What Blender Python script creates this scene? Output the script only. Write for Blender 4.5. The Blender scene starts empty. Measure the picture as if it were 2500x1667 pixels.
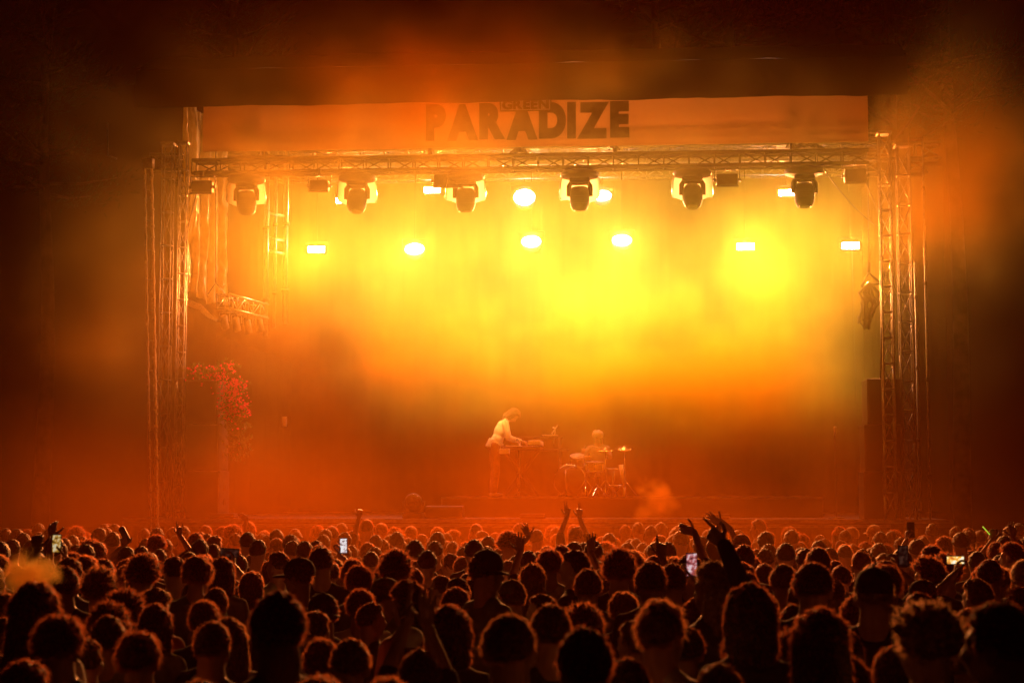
import bpy, bmesh, math, random
import numpy as np
from mathutils import Vector, Matrix, noise as mnoise
R = math.radians
random.seed(7)
rng = np.random.default_rng(11)
sc = bpy.context.scene
C = sc.collection

# ------------------------------------------------------------------ camera
FPX = 4200.0                                   # focal length in pixels of the 2500 px wide photograph
cam_d = bpy.data.cameras.new('camera')
cam = bpy.data.objects.new('camera', cam_d); C.objects.link(cam)
cam.location = (2.2, -28.0, 2.15)
cam.rotation_euler = (R(90 + 4.9), 0, R(4.5))
cam_d.sensor_width = 36; cam_d.lens = 36 * FPX / 2500
cam_d.clip_end = 600; cam_d.clip_start = .05
cam_d.dof.use_dof = True; cam_d.dof.focus_distance = 24; cam_d.dof.aperture_fstop = 3.4
sc.camera = cam
bpy.context.view_layer.update()
CM = cam.matrix_world.copy(); CP = Vector(cam.location)
def ray(px, py):
    return (CM.to_3x3() @ Vector(((px - 1250) / FPX, -(py - 833.5) / FPX, -1))).normalized()
def at(px, py, y):                             # the point of the plane y = const seen at a photo pixel
    d = ray(px, py); return CP + d * ((y - CP.y) / d.y)
def proj(p):
    q = CM.inverted() @ Vector(p); return (1250 + FPX * q.x / -q.z, 833.5 - FPX * q.y / -q.z, -q.z)

# ------------------------------------------------------------------ night sky, exposure, sampling
w = bpy.data.worlds.new('World'); sc.world = w; w.use_nodes = True
w.node_tree.nodes['Background'].inputs[0].default_value = (.9, .12, .05, 1)
w.node_tree.nodes['Background'].inputs[1].default_value = .004
sc.view_settings.view_transform = 'Standard'; sc.view_settings.look = 'None'
sc.view_settings.exposure = -0.55; sc.view_settings.gamma = 1
cy = sc.cycles
cy.use_denoising = True; cy.use_adaptive_sampling = True; cy.adaptive_threshold = .02
cy.max_bounces = 6; cy.diffuse_bounces = 1; cy.glossy_bounces = 1; cy.transmission_bounces = 2
cy.transparent_max_bounces = 4; cy.volume_bounces = 3
cy.volume_step_rate = 5.0; cy.volume_max_steps = 128
cy.sample_clamp_indirect = 4; cy.sample_clamp_direct = 0
cy.use_light_tree = False
PW = 95; PB = 335; LC = (1, .345, .09)                  # power and colour of the lit stage lamps: flood and forward beam
# ------------------------------------------------------------------ materials
def pm(name, col, rough=.7, var=.25, scale=8, bump=.0, metal=0., spec=.3, transl=0., tcol=None, sheen=0., emis=None, estr=0.):
    m = bpy.data.materials.new(name); m.use_nodes = True; nt = m.node_tree
    b = nt.nodes['Principled BSDF']; out = nt.nodes['Material Output']
    tc = nt.nodes.new('ShaderNodeTexCoord'); nz = nt.nodes.new('ShaderNodeTexNoise')
    nz.inputs['Scale'].default_value = scale; nz.inputs['Detail'].default_value = 4
    nt.links.new(tc.outputs['Object'], nz.inputs['Vector'])
    cr = nt.nodes.new('ShaderNodeValToRGB'); nt.links.new(nz.outputs[0], cr.inputs[0])
    cr.color_ramp.elements[0].position = .3; cr.color_ramp.elements[1].position = .7
    cr.color_ramp.elements[0].color = (*[c * (1 - var) for c in col], 1)
    cr.color_ramp.elements[1].color = (*[min(1, c * (1 + var)) for c in col], 1)
    nt.links.new(cr.outputs[0], b.inputs['Base Color'])
    b.inputs['Roughness'].default_value = rough; b.inputs['Metallic'].default_value = metal
    b.inputs['Specular IOR Level'].default_value = spec
    if sheen: b.inputs['Sheen Weight'].default_value = sheen; b.inputs['Sheen Roughness'].default_value = .4
    if bump:
        bp = nt.nodes.new('ShaderNodeBump'); bp.inputs['Strength'].default_value = bump; bp.inputs['Distance'].default_value = .02
        nt.links.new(nz.outputs[0], bp.inputs['Height']); nt.links.new(bp.outputs[0], b.inputs['Normal'])
    if emis: b.inputs['Emission Color'].default_value = (*emis, 1); b.inputs['Emission Strength'].default_value = estr
    if transl:
        t = nt.nodes.new('ShaderNodeBsdfTranslucent'); t.inputs[0].default_value = (*(tcol or col), 1)
        mx = nt.nodes.new('ShaderNodeMixShader'); mx.inputs[0].default_value = transl
        nt.links.new(b.outputs[0], mx.inputs[1]); nt.links.new(t.outputs[0], mx.inputs[2]); nt.links.new(mx.outputs[0], out.inputs[0])
    return m
M = {
 'ground': pm('trodden_earth', (.07, .055, .04), .95, .4, 3, .4),
 'black': pm('black_paint', (.02, .02, .021), .55, .3, 14, .1),
 'truss': pm('matt_black_truss', (.02, .018, .016), .95, .3, 14, .1, spec=.05),
 'drape': pm('black_drape', (.005, .005, .005), 1., .3, 5, .1, spec=.0),
 'canopy': pm('dark_tarpaulin', (.06, .055, .05), .6, .3, 1.2, .3),
 'banner': pm('pale_banner_cloth', (.66, .52, .3), .8, .14, 1.3, .5, transl=.4, tcol=(.7, .5, .25)),
 'ink': pm('printed_green_ink', (.3, .24, .1), .8, .2, 6),
 'ink_pale': pm('printed_cream_ink', (.75, .72, .6), .8, .1, 6),
 'alu': pm('scuffed_aluminium', (.3, .3, .3), .38, .25, 20, .05, metal=.85, spec=.5),
 'alu_dark': pm('dull_aluminium', (.16, .16, .16), .5, .3, 20, .05, metal=.6, spec=.5),
 'tarp': pm('crinkled_translucent_tarp', (.8, .7, .4), .22, .2, 3.5, 1.0, spec=1., transl=.35, tcol=(.9, .7, .2)),
 'plastic': pm('black_plastic', (.02, .02, .02), .6, .2, 30, .05, spec=.2),
 'cover': pm('clear_rain_cover', (.35, .34, .3), .25, .1, 9, .6, spec=.5, transl=.6, tcol=(.45, .4, .3)),
 'lens': pm('lit_lens', (.9, .9, .9), .3, .02, 9, emis=(1, .95, .95), estr=260),
 'glass': pm('dark_lens_glass', (.02, .02, .03), .1, .1, 9, spec=.8),
 'deck': pm('stage_plywood', (.05, .035, .025), .45, .3, 2.5, .1, spec=.5),
 'rubber': pm('cable_rubber', (.02, .02, .02), .5, .2, 20),
 'chrome': pm('chrome', (.8, .8, .8), .18, .1, 20, metal=1.),
 'drumshell': pm('yellow_drum_shell', (.75, .62, .2), .3, .1, 10, spec=.6),
 'drumhead': pm('drum_skin', (.75, .72, .65), .5, .08, 10, transl=.3),
 'cymbal': pm('brass_cymbal', (.8, .55, .2), .25, .15, 30, metal=1.),
 'key': pm('ivory_keys', (.85, .82, .72), .35, .05, 20),
 'white': pm('white_plastic', (.8, .78, .72), .45, .06, 12),
 'paper': pm('sun_bleached_paper', (.7, .66, .58), .9, .1, 12),
 'magenta': pm('magenta_petals', (.9, .03, .25), .6, .3, 30, transl=.4, tcol=(.9, .03, .2)),
 'leaf': pm('dark_green_leaves', (.06, .11, .03), .6, .4, 30, transl=.3),
 'bark': pm('reddish_pine_bark', (.16, .07, .045), .9, .4, 3, .6),
 'needles': pm('pine_needles', (.05, .07, .03), .8, .4, 4),
 'stick': pm('glowing_green_stick', (.4, .8, .1), .4, .05, 9, emis=(.45, .8, .05), estr=1.2),
 'denim': pm('dark_denim', (.05, .045, .05), .85, .3, 20, .2),
 'trouser_brown': pm('rust_brown_trousers', (.32, .12, .05), .85, .25, 14, .2),
 'bright_shirt': pm('cream_satin_shirt', (.88, .84, .7), .5, .06, 12, .5, transl=.4, tcol=(.95, .8, .4)),
 'strap': pm('dark_strap', (.02, .02, .02), .8, .2, 20),
}
SKIN = [pm('skin', c, .5, .08, 20, .05, spec=.4) for c in ((.5, .3, .21), (.38, .21, .14), (.2, .105, .065))]
HAIR = [pm('hair', c, .58, .35, 60, .6, spec=.45, sheen=.5) for c in ((.012, .008, .006), (.035, .018, .01), (.09, .05, .025), (.22, .15, .08))]
FUZZ = [pm('hair_ends', c, .5, .3, 40, spec=.5, transl=.85, tcol=t) for c, t in (((.05, .025, .015), (.6, .2, .08)), ((.08, .04, .02), (.7, .26, .1)), ((.15, .08, .04), (.75, .34, .15)), ((.28, .18, .1), (.7, .42, .22)))]
SHIRT = [pm('cotton_shirt', c, .85, .12, 12, .15, sheen=.2) for c in ((.015, .015, .017), (.05, .05, .06), (.25, .24, .22), (.45, .1, .07), (.08, .12, .2), (.55, .53, .5), (.12, .16, .09))]
CAPM = [pm('cap_cloth', c, .85, .12, 12, .15) for c in ((.02, .02, .02), (.13, .15, .07), (.5, .47, .42))]

# ------------------------------------------------------------------ mesh builder
def frame(d):
    d = Vector(d).normalized(); a = Vector((0, 0, 1)) if abs(d.z) < .9 else Vector((1, 0, 0))
    x = d.cross(a).normalized(); return x, d.cross(x).normalized(), d
class MB:
    def __init__(s): s.v = []; s.f = []; s.mi = []
    def add(s, vs, fs, mi=0):
        o = len(s.v); s.v += [tuple(v) for v in vs]; s.f += [tuple(i + o for i in f) for f in fs]; s.mi += [mi] * len(fs); return s
    def box(s, lo, hi, mi=0):
        x0, y0, z0 = lo; x1, y1, z1 = hi
        return s.add([(x0, y0, z0), (x1, y0, z0), (x1, y1, z0), (x0, y1, z0), (x0, y0, z1), (x1, y0, z1), (x1, y1, z1), (x0, y1, z1)],
              [(0, 3, 2, 1), (4, 5, 6, 7), (0, 1, 5, 4), (1, 2, 6, 5), (2, 3, 7, 6), (3, 0, 4, 7)], mi)
    def bbox(s, lo, hi, b=.01, mi=0):            # box with bevelled edges
        bm = bmesh.new(); bmesh.ops.create_cube(bm, size=1)
        for v in bm.verts: v.co = Vector([(lo[k] + hi[k]) / 2 + v.co[k] * (hi[k] - lo[k]) for k in range(3)])
        bmesh.ops.bevel(bm, geom=bm.edges[:], offset=b, segments=2, affect='EDGES', profile=.5)
        bm.verts.index_update(); s.add([v.co for v in bm.verts], [[v.index for v in f.verts] for f in bm.faces], mi); bm.free(); return s
    def obox(s, c, r, rot, mi=0, b=0):
        t = MB(); (t.bbox((-r[0], -r[1], -r[2]), r, b) if b else t.box((-r[0], -r[1], -r[2]), r))
        return s.add([Vector(c) + rot @ Vector(v) for v in t.v], t.f, mi)
    def tube(s, pts, rad, n=8, mi=0, cap=True):
        pts = [Vector(p) for p in pts]; rad = rad if isinstance(rad, (list, tuple)) else [rad] * len(pts)
        vs = []; fs = []; x = None
        for i, p in enumerate(pts):
            d = (pts[min(i + 1, len(pts) - 1)] - pts[max(i - 1, 0)]).normalized()
            if x is None: x, y, _ = frame(d)
            else:
                x = (x - d * x.dot(d)).normalized(); y = d.cross(x)
            for k in range(n):
                a = 2 * math.pi * k / n; vs.append(p + (x * math.cos(a) + y * math.sin(a)) * rad[i])
        for i in range(len(pts) - 1):
            for k in range(n): fs.append((i * n + k, i * n + (k + 1) % n, (i + 1) * n + (k + 1) % n, (i + 1) * n + k))
        if cap: fs.append(tuple(range(n - 1, -1, -1))); fs.append(tuple(len(vs) - n + k for k in range(n)))
        return s.add(vs, fs, mi)
    def ell(s, c, r, rot=None, nu=14, nv=9, mi=0):
        vs = [(0, 0, 1)]
        for j in range(1, nv):
            t = math.pi * j / nv
            for i in range(nu): a = 2 * math.pi * i / nu; vs.append((math.sin(t) * math.cos(a), math.sin(t) * math.sin(a), math.cos(t)))
        vs.append((0, 0, -1)); fs = [(0, 1 + i, 1 + (i + 1) % nu) for i in range(nu)]
        for j in range(nv - 2):
            for i in range(nu): a = 1 + j * nu + i; b = 1 + j * nu + (i + 1) % nu; fs.append((a, a + nu, b + nu, b))
        k = len(vs) - 1; o = 1 + (nv - 2) * nu; fs += [(k, o + (i + 1) % nu, o + i) for i in range(nu)]
        r = r if isinstance(r, (list, tuple)) else (r, r, r); rot = rot or Matrix.Identity(3)
        return s.add([Vector(c) + rot @ Vector((v[0] * r[0], v[1] * r[1], v[2] * r[2])) for v in vs], fs, mi)
    def caps(s, a, b, ra, rb, n=10, mi=0):       # tapered limb with round ends
        s.tube([a, b], [ra, rb], n, mi); s.ell(a, ra, None, n, 7, mi); s.ell(b, rb, None, n, 7, mi); return s
    def lathe(s, c, prof, n=24, rot=None, mi=0):
        rot = rot or Matrix.Identity(3); vs = []; fs = []
        for r, z in prof:
            for k in range(n): a = 2 * math.pi * k / n; vs.append(Vector(c) + rot @ Vector((r * math.cos(a), r * math.sin(a), z)))
        for i in range(len(prof) - 1):
            for k in range(n): fs.append((i * n + k, i * n + (k + 1) % n, (i + 1) * n + (k + 1) % n, (i + 1) * n + k))
        fs.append(tuple(range(n - 1, -1, -1))); fs.append(tuple(len(vs) - n + k for k in range(n)))
        return s.add(vs, fs, mi)
    def mesh(s, name, mats, smooth=True, org=(0, 0, 0)):
        m = bpy.data.meshes.new(name); o = Vector(org)
        m.from_pydata([tuple(Vector(v) - o) for v in s.v], [], s.f); m.update()
        for x in (mats if isinstance(mats, (list, tuple)) else [mats]): m.materials.append(x)
        if any(s.mi): m.polygons.foreach_set('material_index', s.mi)
        if smooth: m.shade_smooth()
        return m
    def build(s, name, mats, parent=None, smooth=False, org=None):
        if org is None: org = parent_loc(parent)
        o = bpy.data.objects.new(name, s.mesh(name, mats, smooth, org)); C.objects.link(o)
        if parent is not None: o.parent = parent
        return o
def parent_loc(p):
    v = Vector((0, 0, 0))
    while p is not None: v += p.location; p = p.parent
    return v
def tag(o, label=None, cat=None, group=None, kind=None):
    if label: o['label'] = label
    if cat: o['category'] = cat
    if group: o['group'] = group
    if kind: o['kind'] = kind
    return o
def thing(name, label, cat, loc=(0, 0, 0), group=None):
    o = bpy.data.objects.new(name, None); C.objects.link(o); o.location = loc; o.empty_display_size = .2
    return tag(o, label, cat, group)
def copy_tree(o, parent=None):
    c = o.copy(); C.objects.link(c); c.parent = parent
    for ch in o.children: copy_tree(ch, c)
    return c
def remesh(mb, voxel, smooth=4):
    o = bpy.data.objects.new('tmp', mb.mesh('tmp', [], False)); C.objects.link(o)
    md = o.modifiers.new('r', 'REMESH'); md.mode = 'VOXEL'; md.voxel_size = voxel
    if smooth: ms = o.modifiers.new('s', 'SMOOTH'); ms.iterations = smooth; ms.factor = .5
    dg = bpy.context.evaluated_depsgraph_get(); ev = o.evaluated_get(dg); me = bpy.data.meshes.new_from_object(ev)
    out = MB(); n = len(me.vertices); co = np.empty(n * 3, np.float32); me.vertices.foreach_get('co', co)
    out.v = [tuple(map(float, r)) for r in co.reshape(-1, 3)]; out.f = [tuple(p.vertices) for p in me.polygons]; out.mi = [0] * len(out.f)
    bpy.data.objects.remove(o); bpy.data.meshes.remove(me); return out

# ------------------------------------------------------------------ people
FING = {  # curl of index, middle, ring, little, thumb (radians per joint) and spread
 'open': ((.12, .08, .1, .16), .25, 1.0), 'relaxed': ((.45, .5, .55, .6), .4, .5), 'fist': ((1.35, 1.4, 1.4, 1.35), .9, .2),
 'point': ((.05, 1.4, 1.4, 1.35), .9, .3), 'peace': ((.05, .05, 1.4, 1.35), .9, 1.5), 'grip': ((.8, .85, .85, .9), .7, .4), 'middle': ((1.4, .05, 1.4, 1.35), .9, .3),
 'horns': ((.05, 1.4, 1.4, .08), .9, .8)}
def hand(mb, wrist, d, n, side, pose):
    d = Vector(d).normalized(); n = (Vector(n) - d * Vector(n).dot(d)).normalized(); s = d.cross(n) * side   # s: towards the thumb
    curl, tc, spread = FING[pose]; L = (.074, .082, .076, .06); w = Vector(wrist)
    mb.ell(w + d * .045, (.036, .05, .016), Matrix((s, d, n)).transposed())
    for i in range(4):
        off = (1.5 - i) * .0195; k = w + d * (.088 - .004 * abs(i - 1)) + s * off
        mb.caps(w + s * off * .6, k, .014, .0115, 7)
        ang = (1.5 - i) * .09 * spread; dd = (d * math.cos(ang) + s * math.sin(ang)); p = k; a = 0
        for j, fr in enumerate((.45, .31, .24)):
            a += curl[i] * (1, 1.05, .7)[j]; q = p + (dd * math.cos(a) + n * math.sin(a)) * L[i] * fr
            r = (.0100, .0090, .0080)[j] * (1, 1.03, .97, .87)[i]; mb.caps(p, q, r, r * .92, 7); p = q
    p = w + d * .02 + s * .026; a = .95
    for j, l in enumerate((.04, .032, .026)):
        dd = d * math.cos(a - tc * j * .5) + s * math.sin(a - tc * j * .5) + n * (.25 + tc * .5 * j)
        q = p + dd.normalized() * l; mb.caps(p, q, .0125 - .0015 * j, .0112 - .0015 * j, 7); p = q
def ik(S, T, a, b, pole):
    d = T - S; L = min(d.length, (a + b) * .995); d.normalize(); x = (a * a - b * b + L * L) / (2 * L); h = math.sqrt(max(0, a * a - x * x))
    pv = Vector(pole); pv = (pv - d * pv.dot(d)).normalized(); return S + d * x + pv * h, S + d * L
def figure(bend=0, pitch=0, wl=None, wr=None, hl='relaxed', hr='relaxed', dl=None, dr=None, nl=None, nr=None, sit=False,
           female=False, sleeve=.45, voxel=.013, stance=.1, yaw=0):
    """body, shirt and trousers of one figure facing +y, plus its head centre"""
    sw = .155 if female else .178; hz = .52 if sit else .93
    hip = Vector((0, 0, hz)); sd = Vector((0, math.sin(bend), math.cos(bend)))
    X = Vector((1, 0, 0)); Rb = Matrix.Rotation(-bend, 3, 'X')
    chest = hip + sd * .30; sh = hip + sd * .455; nk = hip + sd * .53
    hd = Vector((0, math.sin(bend + pitch), math.cos(bend + pitch))); hc = nk + hd * .158
    Rh = Matrix.Rotation(-(bend + pitch), 3, 'X')
    b = MB(); t = MB(); tr = MB()
    # head: skull, jaw, brow, nose, lips, ears
    def H(v): return hc + Rh @ Vector(v)
    b.ell(H((0, -.008, .018)), (.075, .094, .1), Rh, 20, 14); b.ell(H((0, .03, -.045)), (.057, .062, .068), Rh, 16, 10)
    b.ell(H((0, .055, -.085)), (.032, .032, .025), Rh); b.caps(H((0, .086, .015)), H((0, .108, -.028)), .009, .014, 8)
    b.ell(H((0, .086, -.062)), (.024, .013, .009), Rh); b.ell(H((0, .08, .028)), (.055, .014, .01), Rh)
    for s in (-1, 1): b.ell(H((s * .088, -.004, -.016)), (.014, .021, .036), Rh @ Matrix.Rotation(s * .35, 3, 'Z')); b.ell(H((s * .031, .079, .006)), (.013, .009, .008), Rh)
    b.caps(nk - sd * .06, hc - Rh @ Vector((0, .02, .07)), .08 if not female else .062, .07 if not female else .055, 14)
    torso = [(hip, (.165, .115, .11)), (hip + sd * .13, (.142, .1, .13)), (chest, (.165 if not female else .148, .115, .16)), (chest + sd * .1, (sw * .92, .105, .1))]
    for c, r in torso: b.ell(c, r, Rb, 18, 12); t.ell(c, [q + .014 for q in r], Rb, 18, 12)
    t.ell(hip + sd * .02, (.178, .128, .12), Rb, 18, 12); t.tube([hip - sd * .07, hip + sd * .1], [.16, .15], 18)
    b.caps(sh - X * sw * .8, sh + X * sw * .8, .06, .06, 12); t.caps(sh - X * sw * .82, sh + X * sw * .82, .071, .071, 12)
    for s in (-1, 1): b.caps(nk + X * s * .03, sh + X * s * sw * .75, .05, .052, 10); t.caps(nk - sd * .02 + X * s * .05, sh + X * s * sw * .8, .055, .066, 10)
    hands = MB(); tips = {}
    for s, wt, hp, hdn, hn in ((-1, wl, hl, dl, nl), (1, wr, hr, dr, nr)):
        S = sh + X * s * sw; raised = wt is not None
        T = Vector(wt) if raised else hip + Vector((s * .27, .07, -.09))
        E, T = ik(S, T, .285, .255, (s * .6, -.3, -1) if raised else (s * .3, -1, 0))
        b.caps(S, E, .052, .041, 10); b.caps(E, T, .042, .027, 10)
        fd = Vector(hdn) if hdn else (T - E).normalized(); fn = Vector(hn) if hn else (Vector((0, 1, 0)) if raised else Vector((-s, 0, 0)))
        hands.caps(E.lerp(T, .8), T, .031, .025, 10); hand(hands, T, fd, fn, -s if not raised else s, hp); tips[s] = (T, fd, fn)
        t.caps(S, S.lerp(E, min(1, sleeve * 2)), .066, .058, 10)
        if sleeve > .5: t.caps(E, E.lerp(T, (sleeve - .5) * 2), .057, .043, 10)
    for s in (-1, 1):
        hj = hip + X * s * .088
        if sit: K = hj + Vector((s * .1, .42, .04)); A = K + Vector((s * .03, -.02, -.46))
        else: K = Vector((s * stance, .02, hz * .52)); A = Vector((s * stance * 1.15, -.02, .085))
        b.caps(hj, K, .088, .058, 12); b.caps(K, A, .055, .038, 12)
        tr.caps(hj, K, .1, .072, 12); tr.caps(K, A + Vector((0, 0, .03)), .072, .062, 12)
        b.caps(A + Vector((0, -.03, -.045)), A + Vector((s * .02, .15, -.055)), .038, .03, 10)
    tr.ell(hip - Vector((0, 0, .02)), (.18, .13, .12), None, 18, 12)
    B = remesh(b, voxel, 3); Hm = remesh(hands, .0045, 1); B.add(Hm.v, Hm.f)
    return dict(body=B, shirt=remesh(t, voxel, 3), trousers=remesh(tr, .016, 2), hc=hc, ang=bend + pitch, tips=tips)
STY = {  # thickness, noise, frequency, hairline, long, strands, strand length
 'crop': (.006, .001, 8, .02, 0, 1200, .012), 'short': (.013, .006, 5, .0, 0, 2800, .014), 'tousled': (.018, .010, 4, -.02, 0, 4400, .028),
 'curly': (.036, .024, 8, -.03, 0, 6500, .03), 'bob': (.024, .009, 4, -.05, .10, 4200, .018), 'long': (.022, .009, 4, -.05, .30, 5200, .02),
 'bun': (.012, .005, 9, -.01, 0, 2600, .03)}
def hair_mesh(style, seed, col):
    th, na, fr, hl, lg, ns, sl = STY[style]; r_ = random.Random(seed); mb = MB(); nu, nv = 44, 30; off = Vector((seed * 3.1, 1.7, seed))
    def P(u, v):
        d = Vector((math.sin(v) * math.cos(u), math.sin(v) * math.sin(u), math.cos(v)))
        face = max(0, min(1, (d.y - .25) * 2.2)) * max(0, min(1, (.62 + hl - d.z) * 3))       # 1 over the face
        low = max(0, min(1, (-.02 - d.z) * 1.6))
        k = th + na * mnoise.noise(d * fr + off) * 2 + na * .7 * mnoise.noise(d * fr * 2.7 + off)
        if not lg: k = k * (1 - low) - .016 * low * low
        k = k * (1 - face) - .035 * face
        p = Vector((d.x * (.077 + k), d.y * (.095 + k) - .008, d.z * (.1 + k) + .018))
        if not lg and d.z < -.3: p.y -= .012 * (1 - face); p.z = max(p.z, -.085)
        if lg:
            g = max(0, min(1, (.05 - d.z) * 1.6)) * (1 - face) * (1 if d.y < .35 else .4)
            p.z -= lg * g * (1 + .12 * mnoise.noise(d * 5 + off)); p.x *= 1 + .22 * g * (1 if lg > .2 else .5); p.y = p.y - .015 * g if lg > .2 else p.y
        return p, d, face
    pts = [[P(2 * math.pi * i / nu, math.pi * j / nv)[0] for i in range(nu)] for j in range(nv + 1)]
    vs = [p for row in pts for p in row]; fs = []
    for j in range(nv):
        for i in range(nu): fs.append((j * nu + i, (j + 1) * nu + i, (j + 1) * nu + (i + 1) % nu, j * nu + (i + 1) % nu))
    mb.add(vs, fs)
    if style == 'bun':
        mb.ell((0, -.09, .11), (.042, .042, .038), None, 16, 10)
    for _ in range(ns):
        u = r_.uniform(0, 2 * math.pi); v = math.acos(r_.uniform(-.55, 1)); p, d, face = P(u, v)
        if face > .5: continue
        nrm = Vector((d.x / .08, d.y / .1, d.z / .1)).normalized() if not lg or d.z > 0 else Vector((d.x, d.y, -.4)).normalized()
        rnd = Vector((r_.gauss(0, 1), r_.gauss(0, 1), r_.gauss(0, 1)))
        flow = Vector((0, -.3, -.55)) if style != 'curly' else Vector((0, 0, .1))
        dr = (nrm * .6 + rnd * .33 + flow).normalized(); l = sl * r_.uniform(.35, 1.25); side = dr.cross(rnd).normalized() * r_.uniform(.0006, .0011)
        mid = p + dr * l * .55; tip = p + dr * l + Vector((rnd.y, rnd.x, -1)) * l * .22; a = p - nrm * .003
        mb.add([a - side, a + side, mid + side * .8, mid - side * .8, tip], [(0, 1, 2, 3), (3, 2, 4)], 1)
    if style == 'bun':
        for _ in range(420):
            d = Vector((r_.gauss(0, 1), r_.gauss(0, 1), r_.gauss(0, 1))).normalized(); p = Vector((0, -.09, .11)) + d * .04
            e = p + d * .016 + Vector((r_.gauss(0, .006), r_.gauss(0, .006), 0)); sd = d.cross(Vector((.3, .4, .5))).normalized() * .0009
            mb.add([p - sd, p + sd, e], [(0, 1, 2)], 1)
    return mb.mesh('hair', [HAIR[col], FUZZ[col]], True)
HM = {}
def get_hair(style, k, col):
    key = (style, k % (3 if style in ('short', 'tousled', 'curly') else 2), col)
    if key not in HM: HM[key] = hair_mesh(style, key[1] * 7 + len(style), col)
    return HM[key]
def cap_mesh(mi):
    mb = MB()
    prof = [(.098, -.0), (.1, .03), (.095, .06), (.078, .092), (.05, .112), (.012, .122), (.006, .127)]
    vs = []; n = 28
    for r, z in prof:
        for k in range(n): a = 2 * math.pi * k / n; vs.append((r * math.cos(a) * .93, r * math.sin(a) * 1.12 - .008, z + .012))
    mb.add(vs, [(i * n + k, i * n + (k + 1) % n, (i + 1) * n + (k + 1) % n, (i + 1) * n + k) for i in range(len(prof) - 1) for k in range(n)] + [tuple((len(prof) - 1) * n + k for k in range(n))])
    vs = []; fs = []; m = 12                                   # the curved peak
    for i in range(m + 1):
        a = math.pi * (.16 + .68 * i / m)
        for j, q in enumerate((.95, 1.45, 1.75)):
            l = q if j == 0 else 1 + (q - 1) * math.sin((a - .5) / 2.15 * math.pi) ** .6
            for dz in (0, -.005): vs.append((.093 * math.cos(a) * (1 + (l - 1) * .45), .112 * math.sin(a) * l - .008, .016 + dz - .03 * (l - .95) ** 2 - .02 * abs(math.cos(a))))
    for i in range(m):
        for j in range(2):
            a = i * 6 + j * 2; fs += [(a, a + 6, a + 8, a + 2), (a + 1, a + 3, a + 9, a + 7)]
        fs.append((i * 6 + 4, i * 6 + 10, i * 6 + 11, i * 6 + 5))
    mb.add(vs, fs); return mb.mesh('cap', CAPM[mi], True)
CAPS = {}
# ------------------------------------------------------------------ ground, stage, roof
m = MB(); m.add([(-70, -55, 0), (70, -55, 0), (70, 65, 0), (-70, 65, 0)], [(0, 1, 2, 3)]); tag(m.build('ground', M['ground']), kind='structure')
ZD = at(1250, 1268, 0).z                               # stage deck height
XL, XR = at(300, 1268, 0).x, at(2330, 1268, 0).x
st = thing('stage_platform', 'wide dark stage platform with a thin pale front edge above the crowd', 'stage', (0, 0, 0))
m = MB(); m.box((XL, .03, ZD - .12), (XR, 8.6, ZD)); m.build('deck', M['deck'], st)
m = MB(); n = 120
for i in range(n):
    x0 = XL + (XR - XL) * i / n; x1 = XL + (XR - XL) * (i + 1) / n; a = .02 * math.sin(i * 1.9); b = .02 * math.sin((i + 1) * 1.9)
    m.add([(x0, .08 + a, .0), (x1, .08 + b, .0), (x1, .08 + b, ZD - .121), (x0, .08 + a, ZD - .121)], [(0, 1, 2, 3)])
m.build('front_skirt', M['drape'], st, True)
m = MB(); m.box((XL, 0, ZD - .05), (XR, .027, ZD + .012)); m.box((at(560, 1262, 0).x, -.03, ZD - .12), (XR - 1, -.003, ZD - .07)); m.build('edge_trim', M['alu'], st)
# roof
PT1, PT2 = at(330, 272, -.3), at(2215, 229, -.3)
ZV = (at(500, 262, -.3).z + at(2150, 229, -.3).z) / 2
XV0, XV1 = PT1.x, PT2.x
rf = thing('stage_roof', 'dark stage roof canopy with a slightly wavy front valance', 'stage roof', (0, 0, 0))
m = MB(); n = 150; vs = []; fs = []
for i in range(n + 1):
    x = XV0 + (XV1 - XV0) * i / n; zz = ZV + .025 * mnoise.noise((x * .8, 0, 0)) + .012 * mnoise.noise((x * 3.1, 5, 0))
    for j, (z, yy) in enumerate(((zz, -.3), (ZV + .3, -.34), (ZV + .62, -.31))): vs.append((x, yy + .02 * mnoise.noise((x * 1.7, j, 0)), z))
fs = [(i * 3 + j, i * 3 + 3 + j, i * 3 + 4 + j, i * 3 + 1 + j) for i in range(n) for j in range(2)]
m.add(vs, fs); m.add([(v[0], v[1] + .03, v[2]) for v in vs], [tuple(reversed(f)) for f in fs]); m.build('valance', M['canopy'], rf, True)
m = MB(); vs = []; nx, ny = 40, 10
for i in range(nx + 1):
    for j in range(ny + 1):
        u, v = i / nx, j / ny; vs.append((XV0 + (XV1 - XV0) * u, -.3 + 9.2 * v, ZV + .62 + 1.0 * math.sin(math.pi * min(1, v * 1.1)) ** .8 * .9 + .05 * mnoise.noise((u * 20, v * 6, 0))))
m.add(vs, [(i * (ny + 1) + j, (i + 1) * (ny + 1) + j, (i + 1) * (ny + 1) + j + 1, i * (ny + 1) + j + 1) for i in range(nx) for j in range(ny)])
m.add([(a, b, c + .05) for a, b, c in vs], [(i * (ny + 1) + j, i * (ny + 1) + j + 1, (i + 1) * (ny + 1) + j + 1, (i + 1) * (ny + 1) + j) for i in range(nx) for j in range(ny)])
m.build('canopy', M['canopy'], rf, True)
m = MB(); m.box((XV0 + .4, 6.6, ZV + .02), (XV1 - .4, 6.68, ZV + .55)); m.build('rear_valance', M['canopy'], rf)
m = MB()
for q in range(7): x = -6 + q * 2; m.tube([(x, -.2, ZV + .5), (x, 8.7, ZV + .52)], .06, 8)
m.tube([(XV0, 8.7, ZV + .55), (XV1, 8.7, ZV + .55)], .08, 8); m.build('rafters', M['alu_dark'], rf)
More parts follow.
